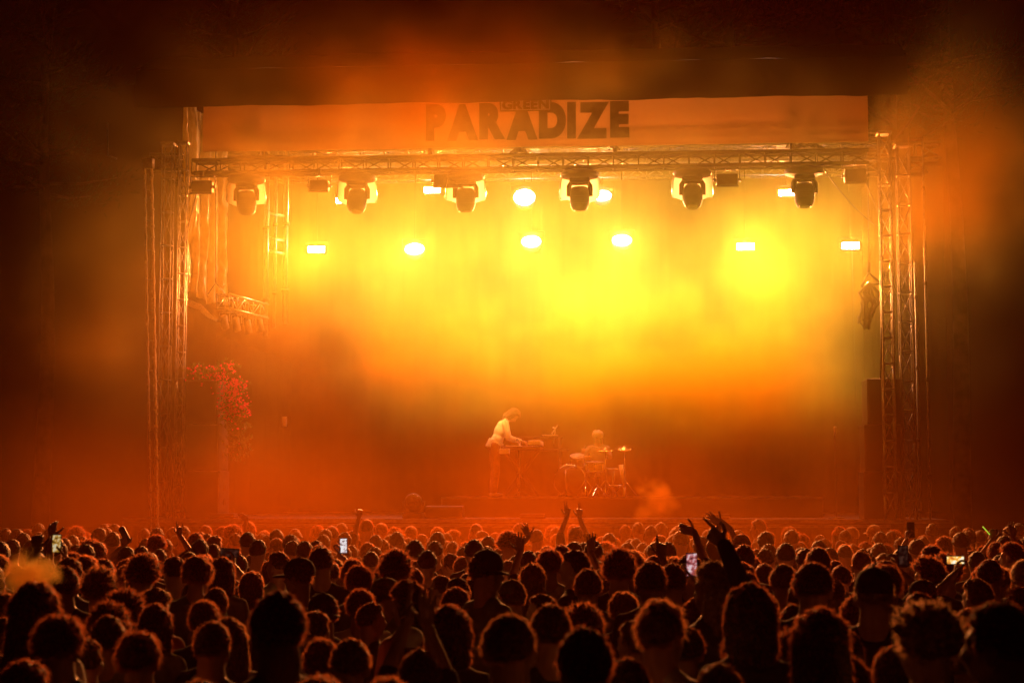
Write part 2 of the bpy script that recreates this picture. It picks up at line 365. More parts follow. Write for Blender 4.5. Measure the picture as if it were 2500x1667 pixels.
# back wall drape and wings
bk = thing('back_drape', 'black back drape hidden in the smoke behind the stage', 'drape', (0, 0, 0))
m = MB(); n = 160; vs = []
for i in range(n + 1):
    x = -8.3 + 16.8 * i / n; vs += [(x, 8.75 + .03 * math.sin(i * 1.7), ZD), (x, 8.75 + .03 * math.sin(i * 1.7), ZV + .5)]
m.add(vs, [(2 * i, 2 * i + 2, 2 * i + 3, 2 * i + 1) for i in range(n)]); m.build('cloth', M['drape'], bk, True)
def wing(x, y0, y1, z0, z1, lab):
    t = thing('side_drape', lab, 'drape', (0, 0, 0)); m = MB(); vs = []; n = 50
    for i in range(n + 1): y = y0 + (y1 - y0) * i / n; vs += [(x + .05 * math.sin(i * 1.9), y, z0), (x + .05 * math.sin(i * 1.9), y, z1)]
    m.add(vs, [(2 * i, 2 * i + 2, 2 * i + 3, 2 * i + 1) for i in range(n)]); m.build('cloth', M['drape'], t, True)
wing(at(560, 900, 2).x - .3, 2.2, 8.6, ZD, 4.9, 'black side drape closing the left wing behind the speakers')
wing(at(2190, 900, 2).x + .3, 2.2, 8.6, ZD, ZV, 'black side drape closing the right wing behind the lattice masts')
# banner with its lettering
B0, B1 = at(495, 372, .25), at(2120, 346, .25); zb0 = (B0.z + B1.z) / 2
bn = thing('stage_banner', 'long pale banner reading GREEN PARADIZE hung under the roof edge', 'banner', (0, 0, 0))
m = MB(); nx = 120; vs = []
for i in range(nx + 1):
    for j in range(7):
        x = B0.x + (B1.x - B0.x) * i / nx; z = zb0 + (ZV + .25 - zb0) * j / 6
        vs.append((x, .25 + .02 * mnoise.noise((x * .9, z * .6, 1)), z + (.012 * mnoise.noise((x * 1.1, 3, 0)) if j == 0 else 0)))
m.add(vs, [(i * 7 + j, i * 7 + 7 + j, i * 7 + 8 + j, i * 7 + 1 + j) for i in range(nx) for j in range(6)])
m.add([(a, b + .006, c) for a, b, c in vs], [(i * 7 + j, i * 7 + 1 + j, i * 7 + 8 + j, i * 7 + 7 + j) for i in range(nx) for j in range(6)]); m.build('cloth', M['banner'], bn, True)
def letters(txt, px0, px1, py0, py1, y, mat, off, name, squash=1.0):
    W = at(px1, py0, y).x - at(px0, py0, y).x; x = at(px0, py0, y).x; z0, z1 = at((px0 + px1) / 2, py1, y).z, at((px0 + px1) / 2, py0, y).z
    cells = []; 
    for ch in txt:
        cu = bpy.data.curves.new('t', 'FONT'); cu.body = ch; cu.size = 1; cu.offset = off; cu.extrude = .002
        o = bpy.data.objects.new('t', cu); C.objects.link(o); dg = bpy.context.evaluated_depsgraph_get()
        me = bpy.data.meshes.new_from_object(o.evaluated_get(dg)); n = len(me.vertices); co = np.empty(n * 3, np.float32); me.vertices.foreach_get('co', co)
        cells.append((co.reshape(-1, 3), [tuple(p.vertices) for p in me.polygons])); bpy.data.objects.remove(o)
    adv = [c[:, 0].max() - c[:, 0].min() for c, _ in cells]; gap = .035; tot = sum(adv) + gap * (len(adv) - 1); k = W / tot
    for (c, f), a in zip(cells, adv):
        c = c.copy(); mn, mx = c.min(0), c.max(0); j = random.uniform(-.02, .02)
        X = x + (c[:, 0] - mn[0]) * k; Zz = z0 + (z1 - z0) * ((c[:, 1] - mn[1]) / (mx[1] - mn[1]) + j); Y = y + c[:, 2]
        mb = MB(); mb.add(np.stack([X, Y, Zz], 1).tolist(), f); mb.build(name, mat, bn); x += (a + gap) * k
letters('PARADIZE', 1040, 1536, 251, 340, .222, M['ink'], .075, 'letter')
# the sign GREEN in its own outlined box
p, q = at(1220, 236, .21), at(1346, 271, .21)
m = MB(); m.box((p.x, .212, q.z), (q.x, .217, p.z + .1)); m.build('word_panel', M['ink'], bn)
m = MB(); m.box((p.x + .02, .206, q.z + .02), (q.x - .02, .2115, p.z + .08)); m.build('word_panel', M['ink_pale'], bn)
letters('GREEN', 1226, 1340, 244, 267, .200, M['ink'], .05, 'letter')
# ------------------------------------------------------------------ trusses
def box_truss(name, lab, a, b, w, h, bay, r, mat, rb=None, parts=True, lay='x'):
    """a, b: ends of the axis; square section w x h"""
    a, b = Vector(a), Vector(b); t = thing(name, lab, 'truss', a); d = (b - a); L = d.length; d.normalize()
    if abs(d.z) > .9: u, v = Vector((1, 0, 0)), Vector((0, 1, 0))
    else: u = Vector((0, 0, 1)).cross(d).normalized(); v = Vector((0, 0, 1))
    cs = [u * w / 2 * i + v * h / 2 * j for i, j in ((-1, -1), (1, -1), (1, 1), (-1, 1))]
    for c in cs: MB().tube([a + c, b + c], r, 8).build('chord', mat, t, True)
    n = max(1, round(L / bay)); m = MB(); rb = rb or r * .5
    for k in range(4):
        c0, c1 = cs[k], cs[(k + 1) % 4]
        for i in range(n):
            p, q = a + d * L * i / n, a + d * L * (i + 1) / n
            if i % 2: m.tube([p + c1, q + c0], rb, 6)
            else: m.tube([p + c0, q + c1], rb, 6)
            if k in (0, 2) and abs(d.z) < .9: (m.tube([p + c1, q + c0], rb, 6) if i % 2 == 0 else m.tube([p + c0, q + c1], rb, 6))
            m.tube([p + c0, p + c1], rb * (1.25 if abs(d.z) > .9 else 1), 6)
    m.build('bracing', mat, t, True); return t
y = .9
tl, tr_ = at(474, 396, y), at(2118, 370, y); tlb, trb = at(474, 426, y), at(2118, 402, y)
zt = (tl.z + tr_.z) / 2; zb_ = (tlb.z + trb.z) / 2
box_truss('front_lighting_truss', 'long black lighting truss under the banner carrying the moving lights', (tl.x, y, (zt + zb_) / 2), (tr_.x, y, (zt + zb_) / 2), .29, zt - zb_, .42, .034, M['truss'], .012)
box_truss('rear_lighting_truss', 'rear lighting truss lost in bright smoke with the upper white lamps', (-7.2, 5.3, at(1250, 420, 5.3).z), (7.6, 5.3, at(1250, 420, 5.3).z), .29, .29, .45, .025, M['alu_dark'])
ZT = at(1250, 424, 3.8).z + .3
box_truss('middle_lighting_truss', 'middle lighting truss above the lower row of white lamps', (-7.2, 3.8, ZT), (7.6, 3.8, ZT), .29, .29, .45, .025, M['alu_dark'])
def cable(name, lab, pts, r=.012, mat='rubber', cat='cable', group=None, sag=0):
    P = [Vector(p) for p in pts]
    if sag and len(P) == 2: P = [P[0].lerp(P[1], k / 12) + Vector((0, 0, -sag * 4 * (k / 12) * (1 - k / 12))) for k in range(13)]
    return tag(MB().tube(P, r, 6).build(name, M[mat], None, True), lab, cat, group)
# cable bundles lying on the front truss
def bundle(px0, px1, y, lab, hgt):
    a, b = at(px0, 385, y).x, at(px1, 385, y).x; m = MB()
    for k in range(9):
        ph = random.uniform(0, 6); m.tube([(a + (b - a) * i / 16, y + random.uniform(-.1, .1) * .4 + .02 * k - .08, zt + .03 + hgt * abs(math.sin(math.pi * i / 16 + .15 * math.sin(ph))) * (.5 + .06 * k) * (1 + .25 * math.sin(i * .9 + ph))) for i in range(17)], .028, 6)
    tag(m.build('cable_bundle', M['rubber'], None, True), lab, 'cables', 'cable bundles lying on the front truss')
bundle(1935, 2012, .9, 'bulging cable bundle on the truss at the right end', .17); bundle(560, 700, .9, 'flat cable bundle on the truss near the left end', .05)
bundle(1245, 1290, .9, 'small tangle of cables on the truss above the middle', .13)
# chain hoists holding the truss
for px, pt, lab, ww in ((640, 320, 'chain hoist holding the truss near its left end', .2), (1046, 315, 'chain hoist left of the PARADIZE lettering', .17), (1498, 340, 'chain hoist right of the PARADIZE lettering', .15), (1931, 300, 'tall chain hoist near the right end of the truss', .2)):
    c = at(px, 400, .7); t = thing('chain_hoist', lab, 'hoist', (c.x, .7, zt), 'chain hoists on the front truss'); x, z1 = c.x, at(px, pt, .7).z
    MB().bbox((x - ww * .5, .58, z1 - .16), (x + ww * .45, .8, z1 + .06), .03).build('motor', M['black'], t)
    MB().tube([(x, .7, z1), (x, .7, ZV + .45)], .014, 6).build('chain', M['alu_dark'], t)
    MB().tube([(x + .02, .72, z1 - .1), (x + .03, .7, zt + .02)], [.06, .035], 10).build('chain_bag', M['strap'], t)
    MB().tube([(x - .08, .7, zt + .05), (x + .02, .7, zt + .22), (x + .1, .7, zt + .05)], .015, 6).build('sling', M['strap'], t)
# ------------------------------------------------------------------ lights on the front truss
def moving_head(px, yy, lab, tilt, cover, base_py):
    c = at(px, 430, yy); x = c.x; t = thing('moving_head_light', lab, 'stage light', (x, yy, zb_), 'moving head lights under the front truss'); z = zb_ - .05
    for s in (-1, 1): MB().tube([(x + s * .13, yy, z + .07), (x + s * .13, yy, z)], .028, 8).build('clamp', M['black'], t)
    m = MB(); m.lathe((x, yy, z - .10), [(.24, .1), (.31, .075), (.33, .03), (.31, -.01), (.2, -.035)], 28); b = m.build('base', M['plastic'], t, True)
    m = MB(); m.bbox((x - .17, yy - .12, z - .2), (x + .17, yy + .12, z - .13), .02); m.build('base_collar', M['plastic'], t)
    za = z - .43; Rt = Matrix.Rotation(tilt, 3, 'X')
    m = MB(); m.tube([(x - .13, yy, z - .18), (x - .18, yy, z - .26), (x - .185, yy, za)], [.04, .045, .04], 10); m.tube([(x + .13, yy, z - .18), (x + .18, yy, z - .26), (x + .185, yy, za)], [.04, .045, .04], 10)
    m.tube([(x - .14, yy, z - .2), (x + .14, yy, z - .2)], .045, 10); m.build('yoke', M['plastic'], t, True)
    h = MB(); h.lathe((x, yy, za), [(.07, .17), (.13, .15), (.16, .08), (.168, -.02), (.165, -.13), (.14, -.2), (.115, -.235)], 26, Rt); ho = h.build('head', M['plastic'], t, True)
    m = MB(); m.lathe(Vector((x, yy, za)) + Rt @ Vector((0, 0, -.232)), [(.1, 0), (.095, -.012), (.05, -.02)], 22, Rt); m.build('lens', M['glass'], ho, True, org=(x, yy, zb_))
    m = MB()
    for k in range(5): m.lathe(Vector((x, yy, za)) + Rt @ Vector((0, 0, .02 - .03 * k)), [(.171, .004), (.174, 0), (.171, -.004)], 26, Rt)
    m.build('vent_ribs', M['black'], ho, True, org=(x, yy, zb_))
    if cover:
        m = MB(); vs = []; n = 30
        for j, (r, dz) in enumerate(((.3, -.02), (.34, -.15), (.35, -.3), (.355, -.38), (.33, -.44))):
            for k in range(n):
                a = 2 * math.pi * k / n; q = r * (1 + .06 * mnoise.noise((math.cos(a) * 3, math.sin(a) * 3, j + px)))
                vs.append((x + q * math.cos(a), yy + q * math.sin(a) * .8, z - .04 + dz + .02 * math.sin(3 * a + px)))
        sel = [(j * n + k, j * n + (k + 1) % n, (j + 1) * n + (k + 1) % n, (j + 1) * n + k) for j in range(4) for k in range(n)]
        m.add(vs, [f for i, f in enumerate(sel) if not (.56 < ((i % n) / n) < .94 and math.sin(2 * math.pi * (i % n) / n) < 0)]); m.build('rain_cover', M['cover'], t, True)
moving_head(602, .85, 'moving head light at the left end, blurred under its rain cover', .35, True, 0)
moving_head(872, .85, 'moving head light beside the leftmost upper white lamp', -.3, True, 0)
moving_head(1137, .85, 'moving head light hanging left of the middle white lamp', .12, True, 0)
moving_head(1415, .85, 'moving head light hanging just right of the middle white lamp', .25, True, 0)
moving_head(1690, .85, 'moving head light with clear cover, fourth white lamp to its left', -.38, True, 0)
moving_head(1963, .85, 'moving head light at the right end without a rain cover', -.12, False, 0)
def flood(px, py, yy, w_, h_, lab):
    c = at(px, py, yy); t = thing('flood_light', lab, 'stage light', (c.x, yy, c.z), 'box shaped floods under the front truss'); x, z = c.x, c.z
    m = MB(); m.bbox((x - w_ / 2, yy - .09, z - h_ / 2), (x + w_ / 2, yy + .09, z + h_ / 2), .02)
    for k in range(5): m.box((x - w_ / 2 + .03, yy + .085, z - h_ / 2 + .03 + k * h_ * .17), (x + w_ / 2 - .03, yy + .11, z - h_ / 2 + .045 + k * h_ * .17))
    m.build('housing', M['black'], t)
    m = MB(); s = w_ / 2 + .03; m.tube([(x - s, yy, z), (x - s, yy, z + h_ / 2 + .08), (x + s, yy, z + h_ / 2 + .08), (x + s, yy, z)], .012, 6); m.build('bracket', M['black'], t)
    m = MB(); m.tube([(x - w_ / 2 - .05, yy, z), (x - w_ / 2, yy, z)], .03, 10); m.tube([(x + w_ / 2, yy, z), (x + w_ / 2 + .05, yy, z)], .03, 10); m.build('knob', M['black'], t)
    MB().tube([(x, yy, z + h_ / 2 + .07), (x, yy, zb_ + .01)], .02, 8).build('clamp', M['black'], t)
    m = MB(); m.add([(x - w_ / 2, yy - .1, z - h_ / 2), (x + w_ / 2, yy - .1, z - h_ / 2), (x + w_ / 2 + .02, yy - .16, z - h_ / 2 - .05), (x - w_ / 2 - .02, yy - .16, z - h_ / 2 - .05)], [(0, 1, 2, 3)]); m.build('barn_door', M['black'], t)
flood(495, 457, .7, .36, .2, 'box flood light at the very left end of the truss')
flood(780, 454, .7, .32, .18, 'box flood light left of the second moving head')
flood(1095, 442, .9, .5, .2, 'wide box flood beside the third moving head')
flood(1775, 440, .9, .36, .19, 'box flood light right of the clear covered moving head')
flood(2088, 430, .7, .36, .22, 'box flood light at the very right end of the truss')
# ------------------------------------------------------------------ the lit lamps
LAMPS = [(840, 489, 5.2, 0, 'upper white lamp farthest left beside a moving head'), (1055, 464, 5.2, 0, 'upper white lamp left of the third moving head'), (1280, 482, 5.2, 1, 'big round upper white lamp in the middle'),
 (1470, 478, 5.2, 1, 'round upper white lamp right of the fourth moving head'), (1922, 471, 5.2, 0, 'upper white lamp at right beside the last moving head'),
 (772, 609, 3.7, 0, 'lower white lamp farthest left'), (1012, 608, 3.7, 1, 'lower white lamp second from the left'), (1297, 590, 3.7, 1, 'lower round white lamp under the big middle one'),
 (1518, 587, 3.7, 1, 'lower round white lamp right of the middle'), (1820, 602, 3.7, 0, 'lower flat white lamp second from the right'), (2076, 600, 3.7, 0, 'lower white lamp farthest right near the mast')]
POW = {0: 1.0, 1: 1.35}
for px, py, yy, rnd, lab in LAMPS:
    c = at(px, py, yy); t = thing('stage_lamp', lab, 'stage lamp', c, 'lit white lamps facing the crowd'); x, _, z = c
    W_, H_ = (.17, .095) if rnd else (.155, .055)
    if (px, py) == (1280, 482): W_, H_ = .2, .15
    m = MB()
    if rnd: Rx = Matrix.Rotation(R(90), 3, 'X'); m.lathe((x, yy + .1, z), [(W_ * .8, -.1), (W_ * 1.12, -.02), (W_ * 1.12, .085)], 24, Rx)
    else: m.bbox((x - W_ - .02, yy + .012, z - H_ - .02), (x + W_ + .02, yy + .16, z + H_ + .02), .015)
    m.build('housing', M['black'], t)
    m = MB()
    if rnd: m.ell((x, yy, z), (W_, .03, H_), None, 28, 14)
    else: m.bbox((x - W_, yy - .01, z - H_), (x + W_, yy + .011, z + H_), .008)
    m.build('lens', M['lens'], t, rnd)
    zt2 = (at(1250, 420, 5.3).z - .15) if yy > 5 else ZT - .15
    m = MB(); s = W_ * 1.12 + .05; m.tube([(x - s, yy + .07, z), (x - s, yy + .07, z + H_ + .1), (x + s, yy + .07, z + H_ + .1), (x + s, yy + .07, z)], .012, 6)
    if zt2 > z + H_ + .1: m.tube([(x, yy + .07, z + H_ + .1), (x, yy + .07, zt2)], .009, 8)
    m.build('bracket', M['truss'], t)
    l = bpy.data.lights.new('lamp_light', 'AREA'); l.shape = 'RECTANGLE'; l.size = .34; l.size_y = .16; l.energy = PW * POW[rnd] * (1.15 if yy < 5 else 1); l.color = LC; l.spread = R(172)
    o = bpy.data.objects.new('lamp_light', l); C.objects.link(o); o.parent = t; o.location = (0, -.06, 0); o.rotation_euler = (R(-68), 0, 0)
    l2 = bpy.data.lights.new('lamp_beam', 'AREA'); l2.shape = 'RECTANGLE'; l2.size = .34; l2.size_y = .16; l2.energy = PB * POW[rnd]; l2.color = LC; l2.spread = R(85)
    o = bpy.data.objects.new('lamp_beam', l2); C.objects.link(o); o.parent = t; o.location = (0, -.07, 0); o.rotation_euler = (R(-78), 0, 0)
# ------------------------------------------------------------------ lattice masts, poles
def mast(px, py0, py1, yy, wd, lab, mat, bay=.5, r=.018, rungs=True):
    a = at(px, py1, yy); b = at(px, py0, yy); x = (a.x + b.x) / 2
    t = thing('lattice_mast', lab, 'mast', (x, yy, 0), 'lattice masts at the stage sides'); h = b.z
    cs = [(-wd / 2, -wd / 2), (wd / 2, -wd / 2), (wd / 2, wd / 2), (-wd / 2, wd / 2)]
    for cx, cy_ in cs: MB().tube([(x + cx, yy + cy_, 0), (x + cx, yy + cy_, h)], r, 8).build('chord', mat, t, True)
    m = MB(); rg = MB(); n = round(h / bay)
    for k in range(4):
        (ax, ay), (bx, by) = cs[k], cs[(k + 1) % 4]
        for i in range(n):
            z0, z1 = h * i / n, h * (i + 1) / n; p, q = ((ax, ay), (bx, by)) if i % 2 else ((bx, by), (ax, ay))
            m.tube([(x + p[0], yy + p[1], z0 + .03), (x + q[0], yy + q[1], z1 - .03)], r * .55, 6)
            m.tube([(x + ax, yy + ay, z0), (x + bx, yy + by, z0)], r * .75, 6)
    m.build('bracing', mat, t, True)
    MB().bbox((x - wd * .7, yy - wd * .7, h), (x + wd * .7, yy + wd * .7, h + .05), .01).build('cap_plate', mat, t); return t
mast(404, 357, 1220, .3, .17, 'slim left lattice mast, outer one of the pair', M['alu_dark'], .55, .011)
mast(442, 353, 1230, .5, .13, 'left lattice mast with bright rungs beside the curtain', M['alu'], .45, .013)
mast(2166, 330, 1230, .3, .17, 'right lattice mast with bright rungs beside the speakers', M['alu'], .42, .016)
mast(2212, 360, 1230, .9, .2, 'right lattice mast, outer one of the pair', M['alu_dark'], .5, .016)
def pole(px, py0, yy, r, lab, mat='alu_dark', z0=0):
    a = at(px, py0, yy) if py0 else Vector((at(px, 600, yy).x, yy, ZV + .5)); t = thing('scaffold_pole', lab, 'pole', (a.x, yy, z0), 'upright poles at the stage sides')
    MB().tube([(a.x, yy, z0), (a.x, yy, a.z)], r, 10).build('tube', M[mat], t, True)
    for k in range(3 if z0 else 5): zz = z0 + (a.z - z0) * (k + .5) / (3 if z0 else 5); MB().tube([(a.x, yy, zz - .03), (a.x, yy, zz + .03)], r * 1.5, 10).build('coupler', M['black'], t, True)
    return t
pole(2252, 345, .4, .016, 'thin bright pole right of the right lattice masts', 'alu'); pole(2234, 640, 1.2, .02, 'dark pole just inside the thin bright pole')
pole(650, 0, 3.2, .05, 'thick shortened pole of the left side frame, nearer the curtain', 'alu', at(650, 820, 3.2).z); pole(672, 0, 3.4, .03, 'slim middle shortened pole of the left side frame', 'alu', at(672, 800, 3.4).z); pole(697, 0, 3.6, .05, 'thick right shortened pole of the left side frame', 'alu', at(697, 790, 3.6).z)  # poles cut off low down to imitate their fading into dark smoke
m = MB()
for py in (580, 612, 520): a, b = at(650, py, 3.2), at(697, py + 8, 3.6); m.tube([a, b], .03, 8)
tag(m.build('scaffold_crossbars', M['alu'], None, True), 'bright crossbars joining the left side scaffold poles', 'scaffold')
# wrapped mast at far left
a0, a1 = at(362, 392, -.2), at(372, 1000, -.2); t = thing('wrapped_mast', 'ragged mast wrapped in pale cable ties, leaning at the far left', 'mast', (a0.x, -.2, 0))
dx = (a1.x - a0.x) / (a1.z - a0.z); X0 = a0.x - dx * a0.z
def wx(z, o=0): return X0 + dx * z + o
for o, r0, nm in ((-.055, .012, 'thin_rail'), (.055, .022, 'thick_rail')):
    m = MB(); m.tube([(wx(a0.z * k / 60, o) + .006 * math.sin(k * 2.3), -.2, a0.z * k / 60) for k in range(61)], [r0 * (1 + .5 * abs(mnoise.noise((k * .9, o * 90, 0)))) for k in range(61)], 8)
    for k in range(90): z = random.uniform(1.5, a0.z); x = wx(z, o); m.ell((x + random.uniform(-1, 1) * r0 * .8, -.21, z), (r0 * 1.1, r0, random.uniform(.012, .04)), None, 7, 5)
    m.build(nm, M['paper'], t, True)
m = MB()
for k in range(15): z = .6 + k * .5; m.tube([(wx(z, -.055), -.2, z), (wx(z, .055), -.2, z)], .009, 6)
m.build('rungs', M['alu'], t, True); MB().bbox((wx(a0.z, -.09), -.26, a0.z - .14), (wx(a0.z, .09), -.12, a0.z + .03), .015).build('head_bracket', M['alu'], t)
# hanging frame beyond the far left
t = thing('corner_bracket', 'faint thin pipe frame hanging at the far left above the haze', 'bracket', at(262, 330, 0)); m = MB(); m.tube([at(262, 300, 0), at(264, 380, 0), at(285, 388, 0)], .018, 8); m.build('pipe', M['alu_dark'], t, True)
# ------------------------------------------------------------------ crinkled tarp at left
p0, p1 = at(456, 300, .9), at(562, 300, 3.4); t = thing('tarp_curtain', 'crinkled glossy tarp glowing yellow behind the left lattice masts', 'curtain', (0, 0, 0))
m = MB(); nu, nv = 90, 110; vs = []; zT, zB = at(500, 262, 1.5).z, at(500, 722, 1.5).z
for i in range(nu + 1):
    for j in range(nv + 1):
        u, v = i / nu, j / nv; x = p0.x + (p1.x - p0.x) * u; yv = .9 + 2.5 * u; f = .10 * math.sin(u * 31 + 2.4 * mnoise.noise((u * 3, v * 2.5, 0))) + .10 * mnoise.noise((u * 9, v * 5, 3)) + .06 * mnoise.noise((u * 25, v * 11, 7)) + .03 * mnoise.noise((u * 50, v * 30, 2))
        g = .25 * (1 - v) ** 2 * (1 - u); vs.append((x + f * .7 - g * .4, yv - f * 1.1, zT + (zB - zT) * v + .05 * math.sin(u * 9) * (v > .9)))
m.add(vs, [(i * (nv + 1) + j, (i + 1) * (nv + 1) + j, (i + 1) * (nv + 1) + j + 1, i * (nv + 1) + j + 1) for i in range(nu) for j in range(nv)]); m.build('sheet', M['tarp'], t, True)
t = thing('loose_tarpaulin', 'loose fold of tarpaulin sagging below the crinkled curtain', 'tarpaulin', (0, 0, 0)); m = MB(); A = [at(455, 728, 1.2), at(490, 742, 1.2), at(512, 765, 1.2), at(530, 780, 1.2)]; Bq = [at(455, 745, 1.25), at(485, 757, 1.2), at(508, 775, 1.15), at(528, 785, 1.15)]
m.add(A + Bq, [(k, k + 1, k + 5, k + 4) for k in range(3)]); m.add([v + Vector((0, .05, 0)) for v in A + Bq], [(k, k + 4, k + 5, k + 1) for k in range(3)]); m.build('fold', M['paper'], t, True)
# side truss with small spotlights
a, b = at(545, 722, 1.6), at(640, 748, 3.0); box_truss('side_lighting_truss', 'short tilted side truss hanging at left with small spotlights', a + Vector((0, 0, -.1)), b + Vector((0, 0, -.1)), .25, .25, .3, .022, M['alu'])
cable('sling_cable', 'steel sling holding the short side truss at left', [at(508, 718, 1.5), at(527, 690, 1.5), at(548, 716, 1.6)], .012, 'alu_dark'); cable('hoist_cable', 'dark cable rising from the side truss to the roof at left', [at(527, 690, 1.5), at(527, 300, 1.5)], .012)
for k, (px, py, lab) in enumerate(((548, 785, 'small spotlight first from left on the side truss'), (577, 790, 'small spotlight second from left on the side truss'), (605, 795, 'small spotlight third from left on the side truss'), (634, 790, 'small spotlight nearest the scaffold on the side truss'))):
    c = at(px, py, 1.8 + .35 * k); t = thing('small_spotlight', lab, 'stage light', c, 'small spotlights on the side truss'); Rt = Matrix.Rotation(.5, 3, 'X')
    m = MB(); m.lathe(c, [(.04, .12), (.06, .1), (.065, -.04), (.075, -.13)], 18, Rt); m.build('can', M['alu_dark'], t, True)
    m = MB(); m.tube([c + Vector((-.09, 0, 0)), c + Vector((-.09, 0, .15)), c + Vector((.09, 0, .15)), c + Vector((.09, 0, 0))], .011, 6); m.tube([c + Vector((0, 0, .15)), c + Vector((0, 0, .24))], .018, 8); m.build('bracket', M['alu'], t, True)
    m = MB(); m.lathe(c + Rt @ Vector((0, 0, -.128)), [(.068, 0), (.06, -.008)], 18, Rt); m.build('lens', M['glass'], t, True)
# ------------------------------------------------------------------ speakers
def cabinet(px0, px1, py0, py1, yy, dp, lab, grp):
    a, b = at(px0, py1, yy), at(px1, py0, yy); c = Vector(((a.x + b.x) / 2, yy + dp / 2, a.z)); t = thing('speaker_cabinet', lab, 'speaker', c, grp)
    MB().bbox((a.x, yy, a.z), (b.x, yy + dp, b.z), .012).build('box', M['black'], t)
    m = MB(); m.box((a.x + .03, yy - .008, a.z + .03), (b.x - .03, yy - .002, b.z - .03))
    k = int((b.z - a.z) / .06)
    for i in range(k): z = a.z + .04 + i * (b.z - a.z - .08) / k; m.box((a.x + .035, yy - .012, z), (b.x - .035, yy - .009, z + .02))
    m.build('grille', M['plastic'], t)
    m = MB(); m.tube([(b.x - .01, yy - .006, a.z + .02), (b.x - .01, yy - .006, b.z - .02)], .008, 6); m.tube([(b.x - .14, yy - .006, b.z - .005), (b.x - .01, yy - .006, b.z - .01)], .01, 6); m.build('edge_rail', M['alu_dark'], t)
    m = MB()
    for s in (.35, .65): z = a.z + (b.z - a.z) * s; m.bbox((b.x, yy + dp * .4, z - .05), (b.x + .012, yy + dp * .6, z + .05), .005)
    m.build('handles', M['plastic'], t)
GL, GR = 'stacked speakers at the left of the stage', 'stacked speakers at the right of the stage'
cabinet(452, 530, 928, 1035, .5, .7, 'top speaker of the left stack, carrying pink flowers', GL); cabinet(452, 534, 1036, 1148, .5, .7, 'middle speaker of the left stack', GL); cabinet(452, 536, 1149, 1266, .5, .7, 'bottom speaker of the left stack standing on the deck', GL)
cabinet(2118, 2200, 924, 1035, .6, .7, 'top speaker of the right stack behind the lattice masts', GR); cabinet(2112, 2200, 1036, 1150, .6, .7, 'middle speaker of the right stack', GR); cabinet(2110, 2200, 1151, 1268, .6, .7, 'bottom speaker of the right stack standing on the deck', GR)
# flowers
def blossoms(name, lab, pts, nb, sp, leaves, yy):
    t = thing(name, lab, 'flowers', at(*pts[0], yy)); bl = MB(); lf = MB()
    for k in range(nb + leaves):
        px, py = random.choice(pts); c = at(px, py, yy) + Vector((random.gauss(0, sp), random.gauss(0, .12), random.gauss(0, sp)))
        mb = bl if k < nb else lf; s = random.uniform(.02, .042) * (1 if k < nb else 1.6)
        for q in range(5 if k < nb else 3):
            Rq = Matrix.Rotation(random.uniform(0, 6.3), 3, 'Z') @ Matrix.Rotation(random.uniform(.2, 1.5), 3, 'X')
            mb.add([c, c + Rq @ Vector((-s * .4, s * .7, .01)), c + Rq @ Vector((0, s * 1.3, 0)), c + Rq @ Vector((s * .4, s * .7, .01))], [(0, 1, 2, 3)])
    lf.build('leaves', M['leaf'], t); bl.build('petals', M['magenta'], t); return t
blossoms('flower_garland', 'thin pink flower garland lying on the left speaker top', [(475, 912), (490, 908), (505, 918), (520, 915), (530, 912), (545, 905), (560, 898)], 110, .07, 140, .6)
blossoms('flower_cascade', 'hanging cascade of magenta flowers beside the left speaker', [(548, 935), (560, 950), (575, 960), (585, 940), (552, 970), (565, 985), (575, 995), (560, 1000), (582, 990), (570, 1005), (545, 998), (590, 1000), (563, 1012)], 620, .075, 160, .62)
blossoms('hanging_greenery', 'dark green trailing leaves under the magenta cascade', [(560, 1020), (570, 1050), (580, 1060), (590, 1090), (575, 1110), (585, 1030)], 14, .08, 360, .66)
m = MB(); c = at(695, 1029, 1.5); m.box((c.x - .035, 1.49, c.z - .085), (c.x + .035, 1.5, c.z + .085)); tag(m.build('paper_tag', M['paper'], None), 'small pale upright paper tag in the dark left wing', 'sign')
# right side: hanging cable bundle, wires
t = thing('hanging_cable_loom', 'thick knotted cable loom hanging from a hook beside the right masts', 'cables', at(2120, 700, 1.2)); m = MB()
for k in range(16):
    ox = random.uniform(-.13, .13); px = 2125 + random.uniform(-22, 22); top = at(2122, 690, 1.2); mid = at(px, 740, 1.2); lo = at(2108 + random.uniform(-14, 18), 790 + random.uniform(-20, 14), 1.2)
    P = [top, top.lerp(mid, .6) + Vector((ox, ox * .5, .02)), mid + Vector((0, ox, 0)), mid.lerp(lo, .5) + Vector((random.uniform(-.06, .06), ox * .6, 0)), lo, lo + Vector((random.uniform(-.05, .05), .05, .12))]
    m.tube(P, .022, 6)
m.build('cable_coils', M['rubber'], t, True); m = MB(); m.tube([at(2103, 700, 1.2), at(2121, 665, 1.2), at(2147, 690, 1.2)], .022, 8); m.tube([at(2103, 700, 1.2), at(2147, 692, 1.2)], .02, 8); m.build('hanging_bar', M['black'], t, True)
m = MB(); m.tube([at(2121, 665, 1.2), at(2121, 640, 1.2)], .03, 8); m.build('hook', M['black'], t, True)
G_ = 'thin cables near the right masts'
cable('hanging_wire', 'thin wire from the roof down to the cable loom hook', [at(2121, 640, 1.2), at(2119, 420, 1.2)], .008, group=G_); cable('hanging_wire', 'slanting cable from the right end flood to the mast', [at(2112, 440, .7), at(2155, 545, .7)], .011, group=G_)
cable('hanging_wire', 'long slanting cable from the last moving head to the mast', [at(2010, 410, .8), at(2155, 560, .8)], .009, group=G_, sag=.12); cable('hanging_wire', 'thin vertical wire under the lower right lamp', [at(2080, 612, 3.6), at(2090, 980, 3.6)], .008, group=G_)
